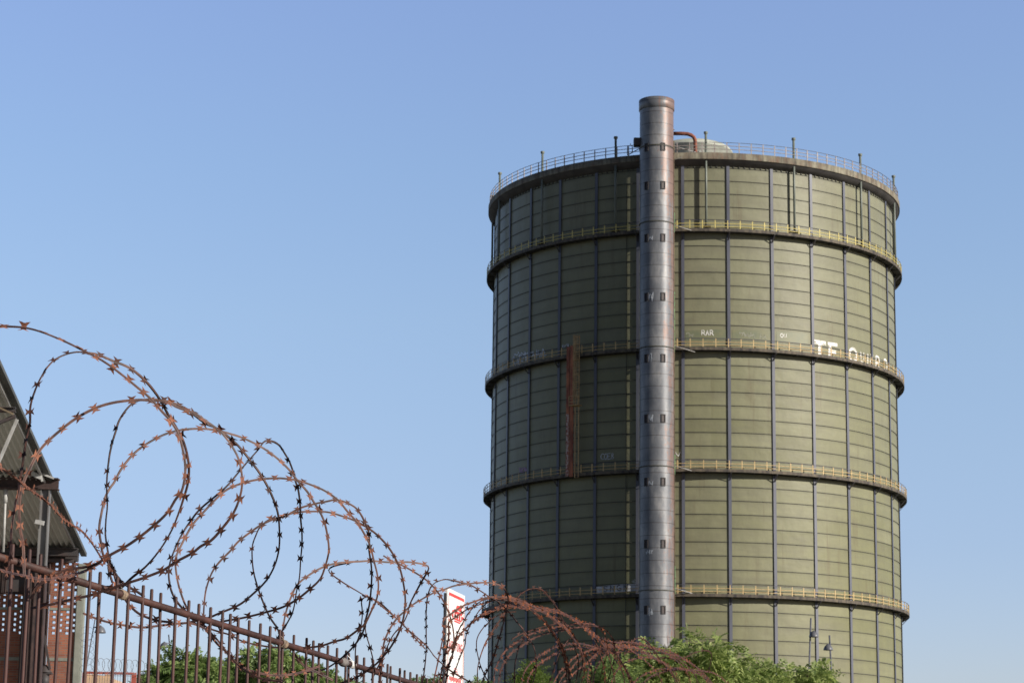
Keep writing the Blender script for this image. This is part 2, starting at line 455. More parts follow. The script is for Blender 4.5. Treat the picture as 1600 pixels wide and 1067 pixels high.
rr = railing(RE-.18, EAVE+.74, M['rail_grey'], M['rail_grey'], M['rail_dark'], gas, 112, 1.2)

# vent pipes rising from the top walkway through the eave
def vent():
    mb = MB(); c = Vector((TX, TY-TR-.55, 0))
    z1 = EAVE+3.0
    mb.tube([c+Vector((0, 0, RINGZ[0]+.3)), c+Vector((0, 0, z1))], .135, 12)
    o = mb.build('vent_pipe', M['vent'], gas)
    mb = MB()
    mb.lathe(c, [(.0, z1+.26), (.22, z1+.2), (.24, z1+.02), (.135, z1-.12)], 14)
    mb.build('cap', M['vent'], o)
    mb = MB(); mb.obox(c+Vector((0, -.05, RINGZ[0]+.62)), (.5, 0, 0), (0, .22, 0), (0, 0, .09)); mb.obox(c+Vector((0, 0, RINGZ[0]+.3)), (.2, 0, 0), (0, .15, 0), (0, 0, .25))
    mb.build('foot_plate', M['steel_brown'], o)
    return o
v0 = vent()
for k in range(15):
    o = v0 if k == 0 else copy_part(v0)
    o.rotation_euler.z = R_(-1.1+24*k)

# roof lantern: pale domed housing in the middle of the roof
LZ = EAVE+3.3; LW = at(1150, 243, TY).z; LT = at(1100, 217.5, TY-2).z
mb = MB()
mb.lathe(AX, [(4.85, LZ-.3), (4.85, LW), (4.92, LW+.02), (4.92, LW+.12)], 64, 0)
ln = mb.build('roof_lantern', M['lantern'], gas)
mb = MB(); hh = LT-LW-.1
mb.lathe(AX, [(4.92, LW+.12)]+[(4.85*math.cos(a), LW+.12+hh*math.sin(a)) for a in [PI/2*k/10*.995 for k in range(1, 11)]], 64, 0)
mb.build('dome', M['lantern'], ln)
# rust red bent pipe between tower and roof
A_ = at(1050, 209, 250); B_ = at(1078, 211, 250); C_ = at(1086, 219, 250.2); D_ = at(1087, 246, 250.5)
pts = [A_, at(1066, 209, 250), at(1074, 209.6, 250), at(1080, 211.5, 250), at(1084, 214.5, 250.1), at(1086, 219, 250.2), D_, D_-Vector((0, 0, 1))]
mb = MB(); mb.tube(pts, .22, 12); mb.build('overflow_pipe', M['rust_red'], gas)
mb = MB()
mb.tube([at(1054, 229, 246.3), at(1092, 239.5, 247.4)], .05, 6); mb.tube([at(1054, 250, 246.3), at(1096, 236, 247.4)], .035, 6)
for yy, r in ((352, 0), (540, 1), (727, 2), (918, 3)):
    mb.tube([at(1053, yy, 245.6), at(1086, yy+10, 246.6)], .04, 6)
mb.build('tie_rods', M['steel_white'], gas)

# gauge board + caged ladder on the shaded side
def on(x, y, r):
    th, z = cyl_hit(x, y, r); return cylpt(th, z, r), th
mb = MB()
RG = RD+.22
pt, _t = on(894, 540, RG); pb, tb = on(889, 745, RG)
tt = Vector((math.cos(tb), math.sin(tb), 0)); nn = Vector((math.sin(tb), -math.cos(tb), 0))
ztop, zbot = pt.z, pb.z
base = Vector((pb.x, pb.y, 0))
mb.obox(base+tt*.30+Vector((0, 0, (ztop+zbot)/2)), tt*.20, nn*.07, (0, 0, (ztop-zbot)/2))
mb.obox(base-tt*.22+Vector((0, 0, (ztop+zbot)/2)), tt*.20, nn*.05, (0, 0, (ztop-zbot)/2-.1))
for k in range(14):
    z = zbot+.6+(ztop-zbot-.8)*k/13
    mb.obox(base+Vector((0, 0, z))-nn*.08, tt*.6, nn*.03, (0, 0, .05))
gb = mb.build('level_gauge', M['gauge'], gas)
mb = MB()
mb.obox(base-tt*.24+nn*.056+Vector((0, 0, zbot+3.6)), tt*.15, nn*.004, (0, 0, 3.5))
for k in range(40):
    z = zbot+.3+k*.17
    mb.obox(base-tt*.02+nn*.058+Vector((0, 0, z)), tt*(.06 if k % 5 else .12), nn*.004, (0, 0, .02))
mb.build('scale_marks', M['gauge_white'], gb)
mb = MB()
lc = base+tt*1.02; zl0 = cyl_hit(902, 634, RG)[1]; zl1 = cyl_hit(902, 524, RG)[1]
for s in (-.24, .24): mb.bar(lc+tt*s+Vector((0, 0, zl0-8)), lc+tt*s+Vector((0, 0, zl1)), .09, .07, nn)
z = zl0-8
while z < zl1: mb.bar(lc-tt*.24+Vector((0, 0, z)), lc+tt*.24+Vector((0, 0, z)), .03, .03); z += .3
z = zl0+.9
while z <= zl1+.01:
    hoop = [lc+tt*(.36*math.cos(a))+nn*(.1+.45*math.sin(a))+Vector((0, 0, z)) for a in [PI*j/10 for j in range(11)]]
    mb.tube(hoop, .04, 4); z += .85
for a in (0, PI/4, PI/2, 3*PI/4, PI):
    q = lc+tt*(.36*math.cos(a))+nn*(.1+.45*math.sin(a))
    mb.bar(q+Vector((0, 0, zl0+.9)), q+Vector((0, 0, zl1)), .06, .04, nn)
mb.obox(lc+nn*.3+Vector((0, 0, zl0)), tt*.62, nn*.4, (0, 0, .05))
for s in (-.6, 0, .6): mb.bar(lc+nn*.7+tt*s+Vector((0, 0, zl0)), lc+nn*.7+tt*s+Vector((0, 0, zl0+1)), .05, .05, nn)
for hz in (.35, .7, 1.0): mb.bar(lc+nn*.7-tt*.6+Vector((0, 0, zl0+hz)), lc+nn*.7+tt*.6+Vector((0, 0, zl0+hz)), .04, .05)
mb.build('caged_ladder', mat('dull_ochre_steel', (.66, .48, .24), .7, 0, col2=(.40, .26, .13), scale=2), gb)
# thin cable down the shaded side
mb = MB()
th = R_(-22.3); mb.tube([cylpt(th, 4, TR+.14), cylpt(th, RINGZ[0]+6, TR+.14)], .04, 5)
mb.build('cable', M['rib'], gas)

# graffiti: sprayed ribbons lying on the shell
def ribbon(mb, pts, w, off):
    """pts: list of (theta, z)"""
    n = len(pts)
    L = []
    for i in range(n):
        a = pts[max(i-1, 0)]; b = pts[min(i+1, n-1)]
        dx, dz = (b[0]-a[0])*TR, b[1]-a[1]; l = math.hypot(dx, dz) or 1
        nx, nz = -dz/l*w/2, dx/l*w/2
        th, z = pts[i]
        L.append((cylpt(th+nx/TR, z+nz, TR+off), cylpt(th-nx/TR, z-nz, TR+off)))
    for i in range(n-1):
        mb.quad(L[i][0], L[i][1], L[i+1][1], L[i+1][0])

def graffiti(strokes, wpx, mt, label, off=.03):
    mb = MB()
    for st in strokes:
        den = []
        for (x0, y0), (x1, y1) in zip(st[:-1], st[1:]):
            k = max(1, int(math.hypot(x1-x0, y1-y0)/3))
            den += [(x0+(x1-x0)*j/k, y0+(y1-y0)*j/k) for j in range(k)]
        den.append(st[-1])
        off += .0015
        ribbon(mb, [cyl_hit(*p) for p in den], wpx*.0705, off)
    return mb.build('graffiti', mt, gas, label)

GL = {  # little stroke alphabet in a 1 x 1 box, y down
 'A': [[(0, 1), (.45, 0), (.9, 1)], [(.2, .62), (.72, .62)]],
 'C': [[(.9, .12), (.45, 0), (.05, .3), (.05, .7), (.45, 1), (.9, .88)]],
 'D': [[(.1, 0), (.1, 1), (.6, .95), (.9, .6), (.85, .25), (.5, 0), (.1, 0)]],
 'E': [[(.85, 0), (.1, 0), (.1, 1), (.85, 1)], [(.1, .5), (.7, .5)]],
 'G': [[(.9, .12), (.45, 0), (.05, .3), (.05, .7), (.45, 1), (.9, .88), (.9, .55), (.5, .55)]],
 'H': [[(.1, 0), (.1, 1)], [(.85, 0), (.85, 1)], [(.1, .5), (.85, .5)]],
 'I': [[(.45, 0), (.45, 1)]],
 'K': [[(.1, 0), (.1, 1)], [(.85, 0), (.1, .55), (.9, 1)]],
 'N': [[(.1, 1), (.1, 0), (.85, 1), (.85, 0)]],
 'O': [[(.47+.4*math.sin(k*PI/6), .5-.5*math.cos(k*PI/6)) for k in range(13)]],
 'Q': [[(.47+.42*math.sin(k*PI/7), .5-.5*math.cos(k*PI/7)) for k in range(15)], [(.55, .7), (.95, 1.08)]],
 'R': [[(.1, 1), (.1, 0), (.6, 0), (.8, .25), (.6, .5), (.1, .5)], [(.45, .5), (.9, 1)]],
 'S': [[(.85, .1), (.4, 0), (.1, .25), (.45, .5), (.85, .75), (.5, 1), (.08, .9)]],
 'T': [[(0, 0), (.95, 0)], [(.48, 0), (.48, 1)]],
 'U': [[(.1, 0), (.1, .75), (.45, 1), (.8, .75), (.8, 0)]],
 '8': [[(.45, .5), (.15, .25), (.45, 0), (.8, .25), (.45, .5), (.1, .75), (.45, 1), (.85, .75), (.45, .5)]],
 '4': [[(.7, 1), (.7, 0), (.05, .65), (.95, .65)]],
 '0': [[(.45, 0), (.08, .25), (.08, .75), (.45, 1), (.85, .75), (.85, .25), (.45, 0)]],
 'L': [[(.1, 0), (.1, 1), (.85, 1)]],
}
def word(txt, x, y, w, h, gap, slope=0.0, jit=0):
    out = []
    for ch in txt:
        if ch != ' ':
            for st in GL[ch]:
                out.append([(x+px*w+random.uniform(-jit, jit), y+py*h+(x-0)*0+px*w*slope+random.uniform(-jit, jit)) for px, py in st])
        x += w+gap; y += (w+gap)*slope
    return out
def scribble(x, y, w, h, n, slope=0):
    st = []; 
    for k in range(n):
        u = k/(n-1)
        st.append((x+u*w+random.uniform(-1.5, 1.5), y+u*w*slope+random.uniform(0, h)))
    return [st]
# TE in solid block capitals, painted from bars
graffiti([[(1271, 533.5), (1290, 536.5)], [(1280.5, 535), (1280.5, 556)]], 6.5, M['graf_white'], 'white block letters TE painted by the right side')
graffiti([[(1293, 537), (1308, 539)], [(1296.5, 537), (1296, 559)], [(1296, 548.5), (1306, 550.5)], [(1296, 558), (1308, 560.5)]], 5.5, M['graf_white'], 'white block letter after the T')
graffiti(word('Q', 1326, 543.5, 14, 20, 3, .2), 4.6, M['graf_white'], 'large white round letter starting the second word')
graffiti(word('UI', 1344, 549, 6.5, 17, 2, .35)+word('E', 1359, 554, 6, 18, 2, .4), 3.6, M['graf_mid'], 'faded middle letters of the second word')
graffiti(word('R', 1367.5, 556, 8, 20, 2, .4)+word('O', 1379.5, 560, 7, 17, 2, .5), 3.5, M['graf_white'], 'white last letters of the second word')
graffiti([[(1071, 525), (1137, 523)], [(1144, 523.5), (1206, 524.5)], [(1213, 526), (1262, 529)]], 17, M['patch'], 'greener overpainted strip under the small tags', off=.012)
graffiti([[(1073, 545), (1137, 544)]], 8, M['patch'], 'darker overpainted strip behind the railing', off=.012)
graffiti(word('RAR', 1096, 516, 6, 8, .6, .01, .4), 1.1, M['graf_white'], 'thin white tag of three letters')
graffiti(scribble(1156, 518, 22, 9, 22, .05)+scribble(1160, 519, 16, 6, 12, .05), .9, M['graf_pale'], 'pale scribbled tag right of the three letters')
graffiti(word('RA', 1187, 522, 5, 7, .4, .02, .4), .9, M['graf_pale'], 'faint two letter tag')
graffiti(word('OU', 1219, 521, 5, 6, .4, .05, .3), 1.0, M['graf_white'], 'small white two letter tag')
graffiti(scribble(800, 558, 55, 14, 40, -.28)+scribble(802, 552, 28, 14, 34, -.25)+scribble(812, 552, 30, 10, 30, -.2), 2.0, M['graf_blue'], 'pale blue scribbles left of the gauge')
graffiti(scribble(803, 566, 12, 12, 16, -.2), 1.9, M['graf_blue'], 'small pale blue scribble above the railing')
graffiti(scribble(878, 537, 12, 8, 14, -.1), 1.2, M['graf_blue'], 'blue scribble beside the gauge top')
graffiti(word('COE8', 939, 709, 5.5, 9, -.4, -.06, .3), 1.1, M['graf_blue'], 'thin pale outline letters by the tower')
graffiti(scribble(812, 730, 12, 11, 14, -.2)+scribble(812, 730, 11, 10, 10, -.2), 1.7, M['graf_purple'], 'purple tag on the shaded side')
graffiti([[(932, 921.5), (994, 916.5)]], 11.5, M['graf_white2'], 'wide pale blue painted block behind the railing', off=.02)
mbk = graffiti(word('SNGN', 943, 915.5, 7, 9, 3.5, -.08), 1.1, M['rib'], 'dark lettering over the pale blue block', off=.06)
graffiti(word('40', 987, 905, 3.5, 5, .3, 0), .8, M['graf_white'], 'small white number tag by the tower')
graffiti(scribble(1057, 706, 7, 7, 10), 1.1, M['graf_white'], 'small white tag right of the tower')
graffiti(scribble(1072, 519, 12, 8, 8), 1.4, M['graf_pale'], 'grey overpainted patch by the tower')

# ------------------------------------------------------------------ stair tower
RT, RHO, TTH = 1.87, 26.92, R_(-13.2)
c0 = at(1026, 500, TY - RHO*math.cos(TTH)); TWX = c0.x; TWY = c0.y
TC = Vector((TWX, TWY, 0))
tow = thing('stair_tower', TC, 'slim round grey steel stair tower with small dark windows rising beside the gasholder', 'tower')
def tz(y): return at(1026, y, TWY-RT).z
ztop = tz(150)
mb = MB()
mb.lathe(TC, [(RT, 0), (RT, ztop-.3)], 64)
mb.build('tube', M['tower'], tow)
mb = MB()
mb.lathe(TC, [(RT-.02, ztop-1.25), (RT+.10, ztop-1.15), (RT+.10, ztop-.05), (RT+.02, ztop), (1.0, ztop+.12), (.02, ztop+.22)], 64)
mb.obox(TC+Vector((0, -.5, ztop+.2)), (.25, 0, 0), (0, .25, 0), (0, 0, .08))
mb.build('cap', M['tower'], tow)
for yy in (165.5, 226, 345, 540.5, 727, 921):
    mb = MB(); z = tz(yy); mb.lathe(TC, [(RT, z-.06), (RT+.07, z-.06), (RT+.07, z+.05), (RT, z+.05)], 64, smooth=False)
    mb.build('flange_ring', M['rib'], tow)
def tw_window(th, z, w=.19, h=.40):
    nrm = Vector((math.sin(th), -math.cos(th), 0)); t = Vector((math.cos(th), math.sin(th), 0))
    c = TC+nrm*(RT+.02)+Vector((0, 0, z))
    mb = MB()
    mb.obox(c-t*w, t*.05, nrm*.06, (0, 0, h)); mb.obox(c+t*w, t*.05, nrm*.06, (0, 0, h))
    mb.obox(c+Vector((0, 0, h)), t*(w+.05), nrm*.065, (0, 0, .05)); mb.obox(c-Vector((0, 0, h)), t*(w+.05), nrm*.065, (0, 0, .05))
    o = mb.build('window', M['win_frame'], tow)
    mb = MB(); mb.obox(c-nrm*.01, t*(w-.05), nrm*.012, (0, 0, h-.05)); mb.build('pane', M['win_pane'], o)
    return o
for yy in (157, 229, 289, 371, 463, 559, 653, 752, 849, 952, 1050):
    z = tz(yy)
    if yy == 157:
        tw_window(R_(18.5), z, .16, .27); tw_window(R_(-40), z, .16, .27)
    else:
        tw_window(R_(18.5), z); tw_window(R_(-39.5), z)
# tags sprayed next to the shaded windows
for i, (yy, hpx) in enumerate(((463, 16), (559, 15), (653, 14), (752, 14), (862, 8), (955, 14), (371, 10))):
    mb = MB(); z = tz(yy); pts = []
    for k in range(16):
        th = R_(-40+24*k/15+random.uniform(-3, 3)); zz = z+random.uniform(-.5, .5)*hpx*.068
        pts.append((th, zz))
    for a, b in zip(pts[:-1], pts[1:]):
        pa = TC+Vector((math.sin(a[0]), -math.cos(a[0]), 0))*(RT+.02)+Vector((0, 0, a[1]))
        pb2 = TC+Vector((math.sin(b[0]), -math.cos(b[0]), 0))*(RT+.02)+Vector((0, 0, b[1]))
        nrm = Vector((math.sin(a[0]), -math.cos(a[0]), 0))
        w = (pb2-pa).cross(nrm).normalized()*.03
        mb.quad(pa+w, pa-w, pb2-w, pb2+w)
    mb.build('graffiti', M['graf_blue'], tow, 'pale scribbled tag beside a tower window')
# green cover strips down the right edge
mb = MB()
th = R_(84)
for y0, y1 in ((325, 357), (450, 545), (706, 738), (880, 925)):
    p = TC+Vector((math.sin(th), -math.cos(th), 0))*(RT+.05)
    mb.tube([p+Vector((0, 0, tz(y0))), p+Vector((0, 0, tz(y1)))], .06, 6)
mb.build('cable_cover', M['green'], tow)
mb = MB()
p = TC+Vector((math.sin(R_(78)), -math.cos(R_(78)), 0))*(RT+.06)
mb.tube([p, p+Vector((0, 0, tz(215)))], .045, 6)
for k in range(58): mb.obox(p+Vector((0, 0, 1+k*1.34)), (.08, 0, 0), (0, .05, 0), (0, 0, .04))
mb.build('ladder_stringer', M['lantern_wall'], tow)
# dark box, rail and antenna on the left of the tower head
mb = MB()
b = at(996, 223, TWY); mb.obox(b, (.42, 0, 0), (0, .5, 0), (0, 0, .42)); mb.build('equipment_box', M['steel_dark'], tow)
mb = MB()
y_ = TY-TR-.3
mb.tube([at(980.5, 243, y_), at(980.5, 228, y_), at(988, 228, y_), at(988, 238, y_)], .06, 6)
mb.tube([at(982, 242, y_), at(1000, 232, y_)], .05, 6); mb.tube([at(985, 228, y_), at(985, 224.5, y_)], .04, 6)
mb.build('antenna_bracket', M['rail_dark'], gas)
# gangways from tower to walkways
mb = MB()
for z in RINGZ[:4]:
    nrm = Vector((math.sin(TTH), -math.cos(TTH), 0)); t = Vector((math.cos(TTH), math.sin(TTH), 0))
    mb.obox(AX+nrm*(RD+.1)+Vector((0, 0, z+.075)), t*.8, nrm*.25, (0, 0, .05))
mb.build('gangway', M['deck'], tow)

# ------------------------------------------------------------------ iron fence
S0 = at(18, 876, 7.0); C1 = 1.55081283e-2
P41 = at(652.6, 1069.2, 11.558)
DIR = (P41-S0)/41
def rail_pt(n): return S0 + DIR*n
fen = thing('iron_fence', (S0.x, S0.y, 0), 'rusty brown iron bar fence running away under the razor wire', 'fence')
nb = 50
mb = MB(); mb.tube([rail_pt(-4), rail_pt(nb+.5)], .0125, 14)
tr = mb.build('top_rail', M['rail'], fen)
mb = MB(); a, b = rail_pt(-4), rail_pt(nb+.5); a.z = .28; b.z = .28; mb.tube([a, b], .0125, 10)
mb.build('bottom_rail', M['rail'], fen)
bx = [18,43,68,90,112,134,156,177,197,218,237.6,255.6,274,291.6,309,325.6,342,358,374,389,404,419,434,447,461,475,488,501,513,525.4,537.5,549,560,571.4,582,593,603,613,623.6,634,643,652.6]
mb = MB()
c = rail_pt(0); c.z = 0
side = DIR.cross(Vector((0, 0, 1))).normalized()
mb.tube([c+Vector((0, 0, .1)), Vector((c.x, c.y, S0.z+.048)), Vector((c.x, c.y, S0.z+.052))], [.0060, .0060, .0045], 8)
bar0 = mb.build('bar', M['bars'], fen)
for n in range(-3, nb):
    o = bar0 if n == 0 else copy_part(bar0)
    jx = 0
    if 0 <= n < 42:
        # measured irregularity of the bars, along the fence
        ideal = (17.29+25.637*n)/(1+.015508*n)
        dpx = 25.637/(1+.015508*n)**2*.62
        jx = max(-.35, min(.35, (bx[n]-ideal)/max(dpx*1.7, 4)))
    d = DIR*(n+jx)
    o.location = (d.x, d.y, d.z)
    o.rotation_euler = (random.uniform(-.004, .004), random.uniform(-.006, .006), random.uniform(0, 3))
# wire ties on the rail
def tie(x, y, w, h, m, kind):
    n = (x-17.29)/(25.637-.015508*x); p = rail_pt(n); t = DIR.normalized()
    mb = MB()
    if kind:
        rp = [p+t*(w*(k/12-.5)) for k in range(13)]
        mb.tube(rp, [.014+h*math.sin(PI*k/12)*(.8+.4*random.random()) for k in range(13)], 10)
    else:
        for j in range(7):
            c = p+t*(w*(j/6-.5)); a = t.cross(Vector((0, 0, 1))).normalized(); b = a.cross(t); sl = random.uniform(-.25, .25)
            mb.tube([c+(a*math.cos(g)+b*math.sin(g))*.0155+t*sl*.02*math.sin(g) for g in [2*PI*q/12 for q in range(12)]], .0022, 5, closed=True)
        mb.tube([p, p+Vector((.004, 0, .018)), p+Vector((-.012, -.01, .035)), p+Vector((-.02, -.01, .042))], .0018, 5)
    mb.build('wire_tie', m, fen)
tie(190, 929, .035, .004, M['clamp'], 0); tie(442, 1005, .05, .006, M['clamp'], 0)
tie(537, 1033, .09, .007, M['tape_grey'], 1); tie(549, 1037, .05, .004, M['graf_white'], 0)
tie(95, 899, .05, .006, M['rust_red'], 1)
# low plinth under the fence
mb = MB(); a, b = rail_pt(-4.5), rail_pt(nb+1); a.z = b.z = .055
mb.bar(a, b, .2, .12); pl = mb.build('plinth', M['concrete'], fen)

# ------------------------------------------------------------------ razor wire
def cr(pts, step):
    """Catmull-Rom resample of list of vectors at even arc length"""
    P = [pts[0]*2-pts[1]]+pts+[pts[-1]*2-pts[-2]]
    den = []
    for i in range(1, len(P)-2):
        for k in range(12):
            t = k/12; a, b, c, d = P[i-1:i+3]
            den.append(.5*((2*b)+(c-a)*t+(2*a-5*b+4*c-d)*t*t+(3*b-3*c+d-a)*t**3))
    den.append(pts[-1])
    out = [den[0]]; acc = 0
    for a, b in zip(den[:-1], den[1:]):
        L = (b-a).length; 
        if L == 0: continue
        pos = step-acc
        while pos <= L:
            out.append(a+(b-a)*(pos/L)); pos += step
        acc = (acc+L) % step if True else 0
    out.append(den[-1])
    return out

BARB = [(-.0080, .0060), (-.0170, .0145), (-.0060, .0122), (-.002, .0102), (.002, .0102), (.0060, .0122), (.0170, .0145), (.0080, .0060), (.0075, .0035)]
def azf(a, b, u):
    if isinstance(a, list):
        for (u0, v0), (u1, v1) in zip(a[:-1], a[1:]):
            if u <= u1: return v0+(v1-v0)*(u-u0)/(u1-u0)
        return a[-1][1]
    return a+(b-a)*u

def strand(mb, px, Ya, Yb, az0, az1, mi=0, sp=.061, scale=1.0, thick=1.2, dark=None):
    n = len(px)
    L = [0]
    for (x0, y0), (x1, y1) in zip(px[:-1], px[1:]): L.append(L[-1]+math.hypot(x1-x0, y1-y0))
    pts = [at(x, y, Ya+(Yb-Ya)*l/L[-1]) for (x, y), l in zip(px, L)]
    step = .0121667
    pts = cr(pts, step)
    m = len(pts)
    rad = .0023*scale*thick
    mb.tube(pts, rad, 5, 1)
    per = int(round(sp/step)); ph = random.randrange(per)
    if mi: az0, az1 = ([(u_, max(-48, min(48, v_))) for u_, v_ in az0] if isinstance(az0, list) else max(-48, min(48, az0))), max(-48, min(48, az1))
    mi = 0
    fr = []
    azn = random.uniform(0, 6)
    for i, p in enumerate(pts):
        t = (pts[min(i+1, m-1)]-pts[max(i-1, 0)]).normalized()
        u = i/(m-1)
        az = R_(azf(az0, az1, u)+14*math.sin(azn+i*.11)); el = R_(12)
        tc = Vector((-p.x, -p.y, 0)).normalized(); rt = Vector((-tc.y, tc.x, 0))
        N = (tc*math.cos(az)+rt*math.sin(az))*math.cos(el)+Vector((0, 0, math.sin(el)))
        w = t.cross(N)
        if w.length < .15: w = t.cross(Vector((0, 0, 1))) if abs(t.z) < .9 else t.cross(Vector((1, 0, 0)))
        w.normalize()
        if fr and w.dot(fr[-1][1]) < 0: w = -w
        if fr: w = (w*.5+fr[-1][1]*.5); w = (w-t*w.dot(t)).normalized()
        fr.append((t, w, w.cross(t)))
    hw = .0038*scale*thick
    b0 = len(mb.v)
    for p, (t, w, N) in zip(pts, fr): mb.v += [p+w*hw+N*.0012, p-w*hw+N*.0012]
    for i in range(m-1): mb.face((b0+2*i, b0+2*i+1, b0+2*i+3, b0+2*i+2), 1)
    for i in range(ph, m-2, per):
        t, w, N = fr[i]; p = pts[i]+N*.002; t = (t+w*random.uniform(-.06, .06)).normalized(); w2 = (w+N*random.uniform(-.7, .7)).normalized()
        s = scale*random.uniform(.8, 1.1)
        # waisted body and four fangs, folded slightly along the wire
        k = random.uniform(-.004, .006)
        if random.random() < .03: continue
        up = [p+t*a*s+w2*b*s+N*(k if b > .01 else 0) for a, b in BARB]
        dn = [p+t*a*s-w2*b*s+N*(k if b > .01 else 0) for a, b in BARB]
        c1 = p+t*.0095*s-t*0; cA = p-t*.0095*s
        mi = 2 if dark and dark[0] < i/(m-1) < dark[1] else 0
        A1 = p-t*.0075*s+w2*.0035*s; A2 = p-t*.0075*s-w2*.0035*s
        mb.poly([A1]+up, mi)
        mb.poly(([A2]+dn)[::-1], mi)
        mb.poly([A1, up[-1], dn[-1], A2], mi)

coilA = thing('razor_wire', (-1.5, 8, 2.3), 'tall open loops of rusty razor wire along the top of the iron fence', 'razor wire')
coilB = thing('razor_wire', (0.2, 15, 2.2), 'collapsed tangle of reddish razor wire in front of the gasholder base', 'razor wire')
